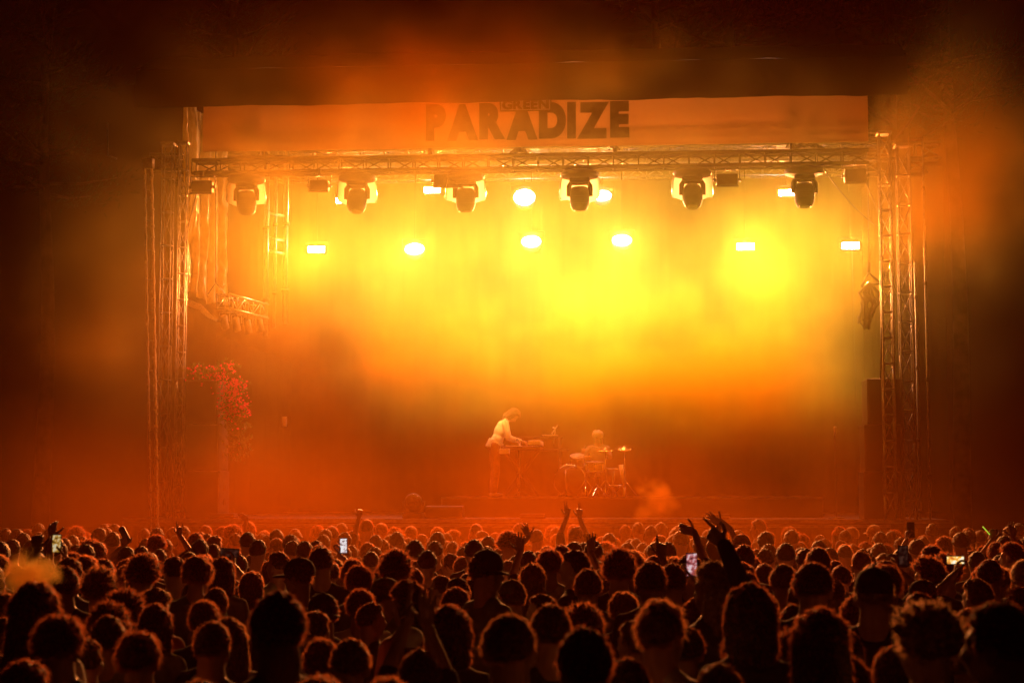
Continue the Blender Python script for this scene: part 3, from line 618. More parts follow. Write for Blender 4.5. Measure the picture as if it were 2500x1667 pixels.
cable('hanging_wire', 'dark cable hanging along the inside of the right mast', [at(2152, 800, .3), at(2150, 925, .3)], .013, group=G_); cable('hanging_wire', 'slanting cable from the left end flood down the mast', [at(480, 470, .6), at(462, 545, .6), at(452, 600, .6)], .014, group=G_)
# ------------------------------------------------------------------ riser, boxes, floor light, mic stand
ZR = at(1250, 1213, 2.2).z
t = thing('drum_riser', 'low black riser platform with a thin bright front edge', 'riser', (at(1540, 1213, 2.2).x, 2.2, ZD)); a, b = at(1077, 1213, 2.2).x, at(2010, 1213, 2.2).x
MB().box((a, 2.23, ZD + .004), (b, 5.4, ZR)).build('platform', M['deck'], t); MB().box((a, 2.2, ZR - .03), (b, 2.227, ZR + .006)).build('edge_strip', M['alu_dark'], t); MB().box((a + .02, 2.215, ZD + .004), (b - .02, 2.228, ZR - .032)).build('skirt', M['drape'], t)
a, b = at(1037, 1268, .9), at(1128, 1237, .9); t = thing('floor_monitor', 'low black wedge box at the stage edge left of the riser', 'monitor speaker', (a.x, .9, ZD)); m = MB()
m.add([(a.x, .9, ZD + .004), (b.x, .9, ZD + .004), (b.x, 1.4, ZD + .004), (a.x, 1.4, ZD + .004), (a.x, .95, b.z), (b.x, .95, b.z), (b.x, 1.2, b.z + .02), (a.x, 1.2, b.z + .02)], [(0, 3, 2, 1), (4, 5, 6, 7), (0, 1, 5, 4), (1, 2, 6, 5), (2, 3, 7, 6), (3, 0, 4, 7)]); m.build('cabinet', M['black'], t)
m = MB(); m.box((a.x + .03, .887, ZD + .03), (b.x - .03, .897, b.z - .04)); m.build('grille', M['plastic'], t)
c = at(1010, 1240, .8); t = thing('floor_stage_light', 'round drum shaped light standing on the deck left of the wedge box', 'stage light', (c.x, .8, ZD)); x = c.x
MB().bbox((x - .17, .62, ZD + .004), (x + .17, .98, ZD + .1), .02).build('base', M['plastic'], t)
m = MB(); 
for s in (-1, 1): m.tube([(x + s * .15, .8, ZD + .1), (x + s * .17, .8, ZD + .3)], [.03, .025], 8)
m.tube([(x - .16, .8, ZD + .12), (x + .16, .8, ZD + .12)], .03, 8); m.build('yoke', M['plastic'], t, True); Rt = Matrix.Rotation(R(62), 3, 'X'); zc = c.z + .07
m = MB(); m.lathe((x, .8, zc), [(.12, -.14), (.15, -.1), (.155, .08), (.14, .13)], 26, Rt); hd_ = m.build('head', M['plastic'], t, True)
m = MB(); m.lathe(Vector((x, .8, zc)) + Rt @ Vector((0, 0, .132)), [(.125, 0), (.11, .008)], 26, Rt); m.build('lens', M['glass'], hd_, True, org=parent_loc(t))
t = thing('microphone_stand', 'lone microphone stand at the right of the stage', 'microphone stand', (at(2040, 1100, 1.4).x, 1.4, ZD)); x = at(2040, 1100, 1.4).x; z1 = at(2040, 1062, 1.4).z
MB().tube([(x, 1.4, ZD + .01), (x - .01, 1.4, z1)], .012, 8).build('pole', M['black'], t); m = MB(); m.lathe((x, 1.4, ZD + .004), [(.14, 0), (.14, .012), (.05, .02)], 20); m.build('foot', M['black'], t, True)
m = MB(); m.tube([(x - .01, 1.4, z1), (x - .005, 1.36, z1 + .1)], [.014, .02], 10); m.ell((x - .005, 1.355, z1 + .12), .028, None, 12, 8); m.build('microphone', M['alu'], t, True)
# small clutter on the deck
for px, lab in ((545, 'short stack of black cases left end of deck'), (1300, 'small black case on the deck before the riser'), (1750, 'flat black case on the deck right of the riser middle')):
    c = at(px, 1262, .5); t = thing('flight_case', lab, 'case', (c.x, .5, ZD), 'black cases on the deck'); MB().bbox((c.x - .2, .4, ZD + .004), (c.x + .2, .7, ZD + .09), .01).build('box', M['black'], t)
    m = MB(); m.box((c.x - .205, .395, ZD + .04), (c.x + .205, .705, ZD + .052)); m.build('rail', M['alu'], t)
# ------------------------------------------------------------------ keyboard player and desk
YP = 2.9
xb = at(1207, 1212, YP).x
hgt = 1.72; s = hgt / 1.765; LF = lambda wx_, wy_, wz: Vector(((YP - wy_) * 1, (wx_ - xb), wz)) / s     # performer faces +x: local y = world x
kz = at(1300, 1090, YP).z - ZR
f = figure(bend=.42, pitch=.62, wl=tuple(Vector((-.12, .50, kz + .10)) / s), wr=tuple(Vector((.12, .44, kz + .10)) / s), dl=(0, 1, -.15), dr=(0, 1, -.15), nl=(0, 0, -1), nr=(0, 0, -1), sleeve=.96, stance=.12, female=True)
t = thing('person', 'keyboard player in a glowing cream shirt bent over the keys', 'person', (xb, YP, ZR + .005)); t.rotation_euler = (0, 0, R(-90 + 12)); t.scale = (s, s, s)
for k, mt in (('body', SKIN[0]), ('shirt', M['bright_shirt']), ('trousers', M['trouser_brown'])): f[k].build(k, mt, t, True, org=(0, 0, 0))
g = bpy.data.objects.new('hair', get_hair('bob', 1, 1)); C.objects.link(g); g.parent = t; g.location = f['hc']; g.rotation_euler = (-f['ang'], 0, 0)
KX0, KX1 = at(1232, 1090, YP).x, at(1310, 1090, YP).x; KZ = ZR + kz
t = thing('keyboard', 'long keyboard with bright keys in front of the bending player', 'keyboard', (KX0, YP, KZ)); t0_ = t
MB().bbox((KX0 - .02, YP - .55, KZ - .06), (KX1 + .1, YP + .55, KZ - .005), .015).build('case', M['black'], t)
m = MB()
for k in range(36): y0 = YP - .5 + k * 1.0 / 36; m.box((KX0 + .06, y0 + .001, KZ - .004), (KX0 + .3, y0 + .0265, KZ + .016))
m.build('white_keys', M['key'], t); m = MB()
for k in range(35):
    if k % 7 not in (2, 6): y0 = YP - .5 + (k + 1) * 1.0 / 36; m.box((KX0 + .14, y0 - .006, KZ + .017), (KX0 + .3, y0 + .006, KZ + .027))
m.build('black_keys', M['plastic'], t)
m = MB(); m.bbox((KX1 - .12, YP - .45, KZ + .02), (KX1 + .1, YP + .45, KZ + .1), .01); m.build('control_panel', M['white'], t)
t = thing('keyboard_stand', 'black crossed stand holding the keyboard', 'stand', (KX0 + .2, YP, ZR))
for yy in (YP - .4, YP + .4):
    m = MB(); m.tube([(KX0, yy, ZR + .01), (KX1 + .02, yy, KZ - .065)], .018, 8); m.tube([(KX1 + .02, yy, ZR + .01), (KX0, yy, KZ - .065)], .018, 8); m.build('crossed_legs', M['black'], t)
m = MB(); m.bbox((at(1219, 1105, YP - .75).x, YP - .78, at(1219, 1107, YP - .75).z), (at(1243, 1095, YP - .75).x, YP - .60, at(1243, 1095, YP - .75).z), .006); tag(m.build('white_box', M['white'], None), 'small pale box hanging at the near end of the keyboard', 'box')
t = thing('side_table', 'long dark table behind the keyboard with a raised shelf', 'table', (at(1320, 1100, 3.5).x, 3.5, ZR)); a, b = at(1258, 1065, 3.3), at(1372, 1066, 3.3); c = at(1300, 1095, 3.3)
MB().bbox((a.x, 3.3, a.z - .03), (b.x, 3.75, a.z), .006).build('shelf', M['black'], t); MB().bbox((a.x, 3.2, c.z - .03), (b.x + .1, 3.8, c.z), .006).build('table_top', M['black'], t)
for xx in (a.x + .05, b.x - .05):
    for yy in (3.33, 3.7): MB().tube([(xx, yy, ZR), (xx, yy, a.z - .03)], .018, 8).build('leg', M['alu_dark'], t)
c = at(1345, 1064, 3.5); t = thing('laptop', 'open laptop leaning back on the shelf between the musicians', 'laptop', c); Rt = Matrix.Rotation(.6, 3, 'Y')
MB().bbox((c.x - .16, 3.4, c.z + .004), (c.x + .12, 3.65, c.z + .022), .004).build('keyboard_half', M['white'], t); m = MB(); m.obox((c.x + .07, 3.52, c.z + .12), (.006, .13, .1), Rt, 0, .003); m.build('screen_half', M['white'], t)
c = at(1349, 1043, 3.3); m = MB(); m.tube([c, c + Vector((.07, 0, -.02))], .014, 8); m.tube([c + Vector((.05, 0, -.02)), c + Vector((.02, .05, -.3))], .007, 6); tag(m.build('gooseneck_lamp', M['white'], None, True), 'tiny bright gooseneck lamp above the laptop', 'lamp')
def mic_stand(px, py, yy, lab, bx, horiz):
    p = at(px, py, yy); t = thing('microphone_stand', lab, 'microphone stand', (p.x + bx, yy, ZR)); x = p.x + bx
    MB().tube([(x, yy, ZR + .02), (x, yy, p.z - .05)], .011, 8).build('pole', M['alu'], t, True); MB().tube([(x, yy, p.z - .05), p], .009, 8).build('boom', M['alu'], t, True)
    for k in range(3): a = 2.1 * k; MB().tube([(x, yy, ZR + .12), (x + .22 * math.cos(a), yy + .22 * math.sin(a), ZR + .01)], .009, 6).build('leg', M['black'], t, True)
    m = MB(); d = Vector((horiz, -.02, .01)); m.tube([p, p + d], [.014, .02], 10); m.ell(p + d * 1.15, .026, None, 12, 8); m.build('microphone', M['alu'], t, True)
mic_stand(1266, 1075, 2.5, 'vocal microphone stand beside the keyboard player', .02, -.02); mic_stand(1392, 1141, 2.9, 'low microphone stand aimed at the bass drum', -.08, .08)
# ------------------------------------------------------------------ drum kit and drummer
def drum(name, lab, c, r, h, rot=None, mat='drumshell', front=None, legs=0, stand=None):
    rot = rot or Matrix.Identity(3); t = thing(name, lab, 'drum', c, 'drum kit on the riser'); c = Vector(c)
    m = MB(); m.lathe(c, [(r, -h / 2), (r, h / 2)], 32, rot); m.build('shell', M[mat], t, True)
    for s in (-1, 1):
        m = MB(); m.lathe(c + rot @ Vector((0, 0, s * h / 2)), [(r * 1.04, -.014), (r * 1.05, 0), (r * 1.04, .014)], 32, rot); m.build('hoop', M['chrome'], t, True)
        m = MB(); m.lathe(c + rot @ Vector((0, 0, s * (h / 2 + .016))), [(r * .99, -.003), (r * .98, .003)], 32, rot); m.build('drumhead', M['drumhead' if mat != 'black' or r < .25 else 'black'], t, True)
    m = MB()
    for k in range(8): a = k * math.pi / 4; p = c + rot @ Vector((r * 1.03 * math.cos(a), r * 1.03 * math.sin(a), 0)); d = rot @ Vector((0, 0, h * .4)); m.tube([p - d, p + d], .008, 6)
    m.build('lugs', M['chrome'], t, True)
    for k in range(legs): a = 2.1 * k + .4; q = c + Vector((r * math.cos(a), r * math.sin(a), h * .2)); MB().tube([q, (q.x + .03 * math.cos(a), q.y + .03 * math.sin(a), ZR)], .009, 6).build('leg', M['chrome'], t, True)
    if stand:
        MB().tube([(c.x, c.y, ZR + .2), c - Vector((0, 0, h / 2))], .012, 8).build('pole', M['chrome'], t, True)
        for k in range(3): a = 2.1 * k; MB().tube([(c.x, c.y, ZR + .25), (c.x + .25 * math.cos(a), c.y + .25 * math.sin(a), ZR + .01)], .01, 6).build('leg', M['chrome'], t, True)
    return t
YD = 3.4; RX = Matrix.Rotation(R(90), 3, 'X')
c = at(1392, 1178, YD - .2); drum('bass_drum', 'large bass drum in haze beside the keyboard table', (c.x, YD - .2, ZR + .29), .28, .42, RX @ Matrix.Rotation(0, 3, 'Z'), 'black')
c = at(1452, 1139, YD - .3); drum('snare_drum', 'bright yellow small drum below the drummer', (c.x, YD - .3, c.z), .17, .14, Matrix.Rotation(.08, 3, 'X'), stand=True)
c = at(1500, 1160, YD + .2); drum('floor_tom', 'floor tom at the right of the drum kit', (c.x, YD + .2, c.z - .04), .2, .3, None, 'black', legs=3)
c = at(1410, 1125, YD); drum('rack_tom', 'small rack tom above the bass drum', (c.x, YD, c.z), .14, .17, Matrix.Rotation(.35, 3, 'X'), 'black', stand=True)
def cymbal(px, py, yy, r, lab, tilt, pair=False):
    p = at(px, py, yy); t = thing('cymbal', lab, 'cymbal', (p.x, yy, ZR), 'drum kit on the riser'); Rt = Matrix.Rotation(tilt, 3, 'X')
    for k in range(2 if pair else 1): m = MB(); m.lathe(p - Vector((0, 0, .03 * k)), [(r, 0), (r * .6, .012), (.035, .02), (.02, .035), (.008, .036)], 30, Rt); m.build('plate', M['cymbal'], t, True)
    MB().tube([(p.x, yy, ZR + .15), (p.x, yy, p.z + .05)], .011, 8).build('pole', M['chrome'], t, True)
    for k in range(3): a = 2.1 * k + .5; MB().tube([(p.x, yy, ZR + .3), (p.x + .26 * math.cos(a), yy + .26 * math.sin(a), ZR + .01)], .01, 6).build('leg', M['chrome'], t, True)
cymbal(1430, 1115, YD - .5, .17, 'hi hat cymbal pair on the bright left stand', .05, True); cymbal(1478, 1098, YD - .4, .2, 'cymbal before the drummer chest', .2); cymbal(1525, 1094, YD + .1, .17, 'tilted cymbal at the right of the drummer', .4)
xd, yd = at(1462, 1180, YD + .35).x, YD + .45
f = figure(bend=.12, pitch=.1, sit=True, wl=(-.2, .42, .95), wr=(.22, .4, .95), hl='grip', hr='grip', dl=(.2, 1, .1), dr=(-.2, 1, .1), nl=(0, 0, -1), nr=(0, 0, -1), sleeve=.45)
zh = at(1462, 1048, yd).z - ZR; s = zh / 1.36
t = thing('person', 'seated drummer with a bright puffed hat behind the yellow drum', 'person', (xd, yd, ZR + .0)); t.rotation_euler = (0, 0, R(180 - 12)); t.scale = (s, s, s)
for k, mt in (('body', SKIN[1]), ('shirt', SHIRT[2]), ('trousers', M['denim'])): f[k].build(k, mt, t, True, org=(0, 0, 0))
m = MB(); m.ell((0, 0, .03), (.12, .125, .10), None, 24, 14); h_ = remesh(m, .012, 1); h_.v = [tuple(Vector(v) * (1 + .12 * mnoise.noise(Vector(v) * 14))) for v in h_.v]; h_ = h_.build('hat', M['bright_shirt'], t, True, org=(0, 0, 0)); h_.location = f['hc'] + Vector((0, 0, .02))
g = bpy.data.objects.new('hair', get_hair('bob', 0, 0)); C.objects.link(g); g.parent = t; g.location = f['hc']; g.rotation_euler = (-f['ang'], 0, 0)
for sgn in (-1, 1):
    T, fd, fn = f['tips'][sgn]; Rz = Matrix.Rotation(R(168), 3, 'Z'); p = Vector((xd, yd, ZR)) + Rz @ ((T + fd * .08) * s); q = p + Rz @ Vector((-sgn * .12, .34, .05)); tag(MB().tube([p, q], [.008, .006], 6).build('drumstick', M['key'], None, True), 'drumstick in the %s hand of the seated drummer' % ('left' if sgn < 0 else 'right'), 'drumstick', 'drumsticks')
t = thing('drum_stool', 'round drum stool under the seated drummer', 'stool', (xd, yd, ZR)); m = MB(); m.lathe((xd, yd, ZR + .42 * s), [(.16, -.04), (.18, 0), (.16, .03)], 24); m.build('seat', M['plastic'], t, True); MB().tube([(xd, yd, ZR + .1), (xd, yd, ZR + .39 * s)], .02, 8).build('post', M['chrome'], t)
for k in range(3): a = 2.1 * k; MB().tube([(xd, yd, ZR + .25), (xd + .22 * math.cos(a), yd + .22 * math.sin(a), ZR + .01)], .012, 6).build('leg', M['chrome'], t)
c0, c1 = at(1516, 1134, YD - .2), at(1523, 1188, YD - .2); m = MB(); m.tube([c0, c1], [.045, .02], 12); m.tube([c1, (c1.x + .01, c1.y, ZR)], .012, 8); tag(m.build('leaning_tube', M['drumshell'], None, True), 'bright tapering tube standing right of the drum kit', 'tube')
# ------------------------------------------------------------------ pines behind the stage
def pine(px, yy, h, r, lab, seed):
    rr = random.Random(seed); x = at(px, 400, yy).x; t = thing('pine_tree', lab, 'tree', (x, yy, 0), 'tall pines behind the stage'); m = MB()
    bx = [x + .25 * math.sin(k * .9 + seed) * k / 9 for k in range(10)]; m.tube([(bx[k], yy, h * k / 9) for k in range(10)], [r * (1 - .085 * k) for k in range(10)], 12)
    tips = []
    for k in range(26):
        z = h * rr.uniform(.55, .98); a = rr.uniform(0, 6.28); L = (1 - (z / h - .55) * 1.5) * rr.uniform(1.2, 2.6); i = min(8, int(z / h * 9)); p = Vector((bx[i], yy, z)); q = p + Vector((L * math.cos(a), L * math.sin(a), L * rr.uniform(.05, .5)))
        m.tube([p, p.lerp(q, .5) + Vector((0, 0, -.08)), q], [.05, .035, .012], 6); tips += [p.lerp(q, u) for u in (.45, .6, .75, .9, 1)]
    m.build('trunk', M['bark'], t, True); c = MB()
    for p in tips:
        for _ in range(46):
            o = Vector((rr.gauss(0, .3), rr.gauss(0, .3), rr.gauss(0, .2))); d = (o + Vector((0, 0, .25)) + Vector((rr.gauss(0, .2), rr.gauss(0, .2), rr.gauss(0, .2)))).normalized(); sd = d.cross(Vector((rr.random(), .3, .5))).normalized() * .012
            c.add([p + o - sd, p + o + sd, p + o + d * rr.uniform(.14, .3)], [(0, 1, 2)])
    c.build('crown', M['needles'], t)
pine(1768, 11.5, 19, .24, 'tall pine with a straight reddish trunk above the roof right of centre', 3); pine(1617, 14, 20, .2, 'slimmer pine left of the red trunked pine', 5)
pine(2165, 12, 18, .22, 'pine rising behind the right end of the roof', 9); pine(2330, 14, 20, .24, 'pine at the right edge above the smoke', 12); pine(560, 14, 17, .24, 'pine in the dark behind the left end of the roof', 15); pine(120, 13, 16, .24, 'pine at the dark far left behind the crowd', 18)

# added fill spot near the third moving head, brightens the keyboard player's shirt
tgt = Vector((xb + .15, YP, ZR + 1.32)); src = at(1137, 500, .85)
l = bpy.data.lights.new('player_fill_spot', 'SPOT'); l.energy = 4500; l.color = (1, .8, .3); l.spot_size = R(10); l.spot_blend = 1; l.shadow_soft_size = .06
o = bpy.data.objects.new('player_fill_spot', l); C.objects.link(o); o.location = src + (tgt - src).normalized() * .35; o.rotation_euler = (tgt - src).to_track_quat('-Z', 'Y').to_euler()
# ------------------------------------------------------------------ the crowd
FIG = {}
def make_fig(key, **kw):
    f = figure(**kw)
    for k, m in (('body', SKIN[0]), ('shirt', SHIRT[0]), ('trousers', M['denim'])):
        f[k] = f[k].mesh(k, [m])
    FIG[key] = f
make_fig('man'); make_fig('woman', female=True); make_fig('hoodie', sleeve=.95)
def recol(me, mat):                                   # the same shape in another colour
    key = (me.name, mat.name)
    if key not in RC:
        c = me.copy(); c.materials.clear(); c.materials.append(mat); RC[key] = c
    return RC[key]
RC = {}
SN = {'s': ('short', 'short haired'), 'c': ('curly', 'curly haired'), 'm': ('tousled', 'tousle haired'), 'l': ('long', 'long haired'),
      'b': ('crop', 'close cropped'), 'k': ('short', 'cap wearing'), 'n': ('bun', 'topknot wearing'), 'o': ('bob', 'bob haired')}
def put_person(x, y, h, st, figkey, rz, hcol, skin, shirt, capm=None, capdir=0, scale=None, hk=0):
    f = FIG[figkey]; s = scale or h / 1.748
    t = thing('person', None, 'person', (x, y, 0), 'crowd watching the stage'); t.rotation_euler = (random.uniform(-.02, .03), random.uniform(-.035, .035), rz); t.scale = (s, s, s)
    for k, m in (('body', SKIN[skin]), ('shirt', SHIRT[shirt]), ('trousers', M['denim'])):
        o = bpy.data.objects.new(k, recol(f[k], m)); C.objects.link(o); o.parent = t
    g = bpy.data.objects.new('hair', get_hair(SN[st][0], hk, hcol)); C.objects.link(g); g.parent = t
    g.location = f['hc']; g.rotation_euler = (-f['ang'] + random.uniform(-.12, .08), random.uniform(-.08, .08), random.uniform(-.5, .5)); g.scale = (random.uniform(.97, 1.08), random.uniform(.97, 1.06), random.uniform(.96, 1.08))
    if st == 'k':
        if capm not in CAPS: CAPS[capm] = cap_mesh(capm)
        c = bpy.data.objects.new('cap', CAPS[capm]); C.objects.link(c); c.parent = t; c.location = f['hc'] + Vector((0, 0, .012)); c.rotation_euler = (-f['ang'], 0, capdir)
    return t
# heads as they stand in the photograph: centre x, crown y, width, kind (in three enlarged strips)
Z = [(0, 1220, 2.767), (800, 1220, 2.767), (1600, 1220, 2.613)]
HEADS = [
"""1910,620,370,s 1010,860,330,m 1420,815,290,s 620,900,270,s 390,755,340,m 150,1045,300,l 1130,700,250,m 740,750,260,s 840,630,270,c 1450,670,240,m
1010,600,170,s 290,545,330,l 410,500,190,m 740,480,230,c 1285,530,170,b 1470,585,180,s 0,760,120,l 20,520,120,m 195,490,160,s 990,385,220,c 1180,375,160,s
1340,375,160,s 1500,390,190,m 1730,480,190,o 2030,420,200,m 2200,400,150,s 2330,400,150,m 2170,730,230,s 2350,930,230,s 1730,350,120,s 640,270,150,c
805,295,115,s 510,190,120,c 30,290,95,m 120,305,80,c 1860,250,110,s 2000,250,110,s 2165,310,170,s 700,375,150,s 880,390,110,m 870,420,130,s 1010,255,90,s
1100,265,120,c 1330,215,110,s 1480,230,110,s 1570,175,120,c 1670,150,80,m 1420,165,80,s 1790,205,95,m 1400,350,110,m 1880,395,130,m 600,210,90,m
760,150,80,m 200,185,80,m 470,250,100,c 2120,170,80,m 2290,205,100,m 2240,260,90,m 1460,1195,260,s 2250,1180,220,m 80,930,200,m 1310,340,110,k""",
"""170,920,300,s 780,720,320,m 1190,760,370,s 1720,850,400,s 1560,700,290,s 1760,740,260,c 2080,800,260,s 2050,1060,240,s 480,1190,260,m 40,1190,200,m
540,560,260,m 280,600,170,m 1000,515,200,l 1410,625,190,s 1255,540,210,k 1635,330,180,s 1050,345,230,k 1770,350,120,s 1920,390,160,s 2020,400,120,s
2215,420,230,m 2010,620,230,m 2200,370,150,s 140,400,190,m 20,400,110,m 360,415,180,m 620,455,140,s 615,405,110,s 760,500,140,s 1400,460,180,m
1320,340,130,s 1485,355,110,s 815,360,130,s 815,270,100,s 895,380,80,s 1215,400,90,s 405,360,110,s 195,200,100,s 435,250,100,s 530,255,90,s 295,280,115,s
600,280,75,s 545,170,80,s 740,180,75,m 660,225,75,s 740,250,110,s 860,200,90,m 975,200,80,s 1070,205,70,s 1140,215,90,s 1310,155,95,s 1020,155,75,s
940,295,95,c 1050,280,120,c 1155,320,100,s 1240,260,120,m 1505,190,80,c 1530,230,80,s 1680,165,90,s 1985,165,80,s 1880,300,140,c 1850,240,90,s
1960,250,80,s 2080,340,110,s 2230,235,100,s 2300,245,100,s 1425,345,110,s 1500,310,110,s 270,185,90,s 370,150,75,s 255,125,75,s 80,215,90,m 35,260,90,s
450,195,80,c 2340,460,90,s 1600,300,90,m 870,600,150,m""",
"""130,640,340,m 620,550,340,o 1700,680,400,c 2230,620,390,s 1110,975,270,m 1230,820,260,s 1050,700,360,m 900,650,200,s 920,520,180,s 320,1030,220,s
310,410,260,l 1350,430,260,k 1230,610,180,m 1640,560,230,m 1940,660,160,s 2040,480,190,s 2220,420,160,m 2330,520,140,m 1720,380,200,c 1540,440,150,s
990,290,160,s 820,400,180,s 840,330,140,m 1110,480,130,s 1165,380,140,s 1325,320,135,s 560,400,180,o 600,345,160,m 140,430,110,s 30,395,140,m 130,380,100,c
560,240,90,s 710,190,90,s 700,240,85,s 470,265,90,s 465,305,110,s 640,305,100,s 750,300,95,s 400,245,80,s 400,180,75,m 855,260,100,s 880,200,100,m
935,260,80,s 860,170,75,m 960,215,75,m 1060,240,95,s 1160,170,80,m 1250,165,80,s 1380,155,78,k 1190,280,95,m 1190,250,75,s 1340,260,100,m 1255,270,75,s
1410,215,80,s 1500,200,100,c 1490,275,105,s 1615,265,110,s 1700,220,80,m 1715,275,90,s 1730,320,110,s 1830,230,120,m 1815,275,90,s 1930,280,120,c
2010,300,100,s 2000,170,90,s 2120,190,75,m 2100,280,110,m 2220,260,150,m 2340,280,85,s 2060,400,140,m 2320,360,120,s 650,120,90,s 1450,900,260,m 2000,840,220,s
900,870,210,c"""]
people = []                                           # (d, x, y, px, py_top, style)
def gpos(px, d):
    r = ray(px, 1193); return CP.x + r.x * d, CP.y + r.y * d
def clash(x, y, m): return any((x - q[1]) ** 2 + (y - q[2]) ** 2 < m * m for q in people)
EDGE = -3.4
def add_person(px, pt, d, st, hmin=1.5, hmax=1.93, **kw):
    h = 2.15 - (pt - 1193) / FPX * d
    if h < hmin: d = max(4.6, (2.15 - hmin) * FPX / max(pt - 1193, 1)); h = 2.15 - (pt - 1193) / FPX * d
    h = min(h, hmax); x, y = gpos(px, d)
    for k in range(24):
        if y > EDGE: d -= .3
        elif clash(x, y, .36): d += (.14 if k % 2 else -.14) * (k + 1) * .8
        else: break
        x, y = gpos(px, d); h = min(hmax, max(1.42, 2.15 - (pt - 1193) / FPX * d))
    people.append((d, x, y, px, pt, st)); return d, x, y, h
ROT = {(1255, 540): (1, 3.0), (1050, 345): (0, -1.5), (1350, 430): (0, .1), (1380, 155): (2, 1.5), (1310, 340): (0, .3)}
placed = []                                           # (object, px, d, style)
cnt = 0
def style_pick(i): return random.choice('sssssssmmmccllobkk') 
def dress(px, d, x, y, h, st, capm=None, capdir=0, rz=None):
    global cnt; cnt += 1
    fem = st in 'lon' or (st in 'mc' and random.random() < .3); fk = 'woman' if fem else random.choice(['man', 'man', 'hoodie'])
    a = math.atan2(-(0 - x) * .6, 4 - y) + random.choice((0, 0, 0, 0, 0, 0, -.9, .9)) + random.uniform(-.4, .4) if rz is None else rz
    hc = random.choices(range(4), (5, 5, 3, 1))[0]
    t = put_person(x, y, h, st, fk, a, hc, random.choice((0, 0, 0, 1, 1, 2)), random.choices(range(7), (5, 4, 3, 1, 2, 2, 2))[0], capm, capdir, hk=cnt)
    placed.append((t, px, d, st)); return t

# people with raised arms: hand pixel, distance, side, head offset, height, hand shape, kind, held thing
def raised(px, py, d, side, dx, h, pose, st, fdir=(0, 0, 1), rz=0, both=None, cols=(0, 1, 0), dy=0., npalm=None, sleeve=.45):
    p = CP + ray(px, py) * d; s = h / 1.748
    x, y = p.x - side * dx, p.y - .18 + dy
    people.append((d, x, y, px, py, st))
    Rz = Matrix.Rotation(-rz, 3, 'Z'); tip = Vector(fdir).normalized() * .12
    def loc(q): return (Rz @ (Vector(q) - Vector((x, y, 0)))) / s - tip
    kw = dict(wr=tuple(loc(p)), hr=pose, dr=fdir) if side > 0 else dict(wl=tuple(loc(p)), hl=pose, dl=fdir)
    if npalm: kw['nr' if side > 0 else 'nl'] = npalm
    if both:
        p2 = CP + ray(both[0], both[1]) * d; q = loc(p2)
        kw.update(dict(wl=tuple(q), hl=both[2], dl=fdir) if side > 0 else dict(wr=tuple(q), hr=both[2], dr=fdir))
    key = 'raised%d' % len(FIG); make_fig(key, female=(st in 'lo'), voxel=.013, sleeve=sleeve, **kw)
    t = put_person(x, y, h, st, key, rz, cols[0], cols[1], cols[2], hk=len(FIG))
    f = FIG[key]; wp = {k: Vector((x, y, 0)) + Matrix.Rotation(rz, 3, 'Z') @ (Vector(v[0]) * s) for k, v in f['tips'].items()}
    return t, wp
RAISED = []
def R_(lab, *a, **k):
    t, wp = raised(*a, **k); t['label'] = lab; RAISED.append(t); return t, wp
R_('person raising a pointing arm high, dark sleeve, right of the smoke puff', 1690, 1288, 9.0, -1, .55, 1.78, 'point', 's', fdir=(-.75, .1, .6), cols=(0, 1, 0), sleeve=.97)
_, W_far = R_('person with a thumb up forearm in front of the glowing smoke at left', 95, 1298, 11.5, -1, .25, 1.66, 'fist', 's')
R_('person with both hands joined high above the head, tall dark arms', 986, 1378, 7.2, -1, .05, 1.50, 'open', 's', both=(992, 1384, 'open'), npalm=(1, 0, 0))
R_('person making peace signs with both hands near stage edge', 1373, 1235, 21, -1, .12, 1.70, 'peace', 's', both=(1400, 1228, 'middle'), npalm=(0, -1, 0))
R_('person showing an open palm below the keyboard stand', 1273, 1312, 14.5, -1, .35, 1.68, 'open', 's', npalm=(0, -1, 0))
R_('person showing an open palm below the drum kit', 1429, 1312, 14.5, 1, .3, 1.66, 'open', 'm', npalm=(0, -1, 0))
R_('person stretching an arm up with spread fingers below drummer', 1313, 1262, 19, -1, -.3, 1.66, 'open', 'c', fdir=(-.4, 0, 1))
R_('person raising one finger beside the lit phone', 1615, 1318, 12.5, 1, .3, 1.68, 'point', 'c')
R_('person bending a limp hand left of the pointing arm', 1645, 1290, 14, -1, .5, 1.70, 'relaxed', 's', fdir=(-.9, 0, .25))
R_('person raising two flat hands above the crowd right of smoke puff', 1720, 1265, 17, -1, .3, 1.72, 'open', 's', fdir=(-.8, 0, .5), both=(1745, 1278, 'open'))
R_('person with a straight thin arm raised left of round stage light', 880, 1220, 22, 1, .35, 1.68, 'fist', 's', fdir=(.15, 0, 1))
R_('person making horns with one hand under left lattice mast', 441, 1280, 19.5, 1, .2, 1.64, 'horns', 'm')
R_('person with a slender bent wrist raised under the left speakers', 587, 1250, 23.5, 1, .2, 1.64, 'relaxed', 'l', fdir=(-.7, 0, .4))
_, W_can = R_('person lifting a drink can above heads at left', 344, 1282, 17.5, -1, -.35, 1.64, 'grip', 's', fdir=(-.2, .2, 1))
_, W_p1 = R_('person filming with a lit upright phone beside the pointing arm', 1684, 1372, 11.5, 1, .12, 1.66, 'grip', 's', fdir=(-.1, 0, 1), npalm=(-1, 0, 0))
_, W_p2 = R_('person filming with a bright sideways phone at right', 2331, 1362, 12.5, -1, .18, 1.66, 'grip', 's', fdir=(.2, 0, 1), npalm=(1, 0, 0))
_, W_p3 = R_('person filming with a small white phone left of centre', 840, 1328, 16, 1, .15, 1.64, 'grip', 's', npalm=(-1, 0, 0))
_, W_p4 = R_('person holding a dim sideways phone left of centre', 563, 1345, 14, 1, .2, 1.62, 'grip', 'm', npalm=(-1, 0, 0))
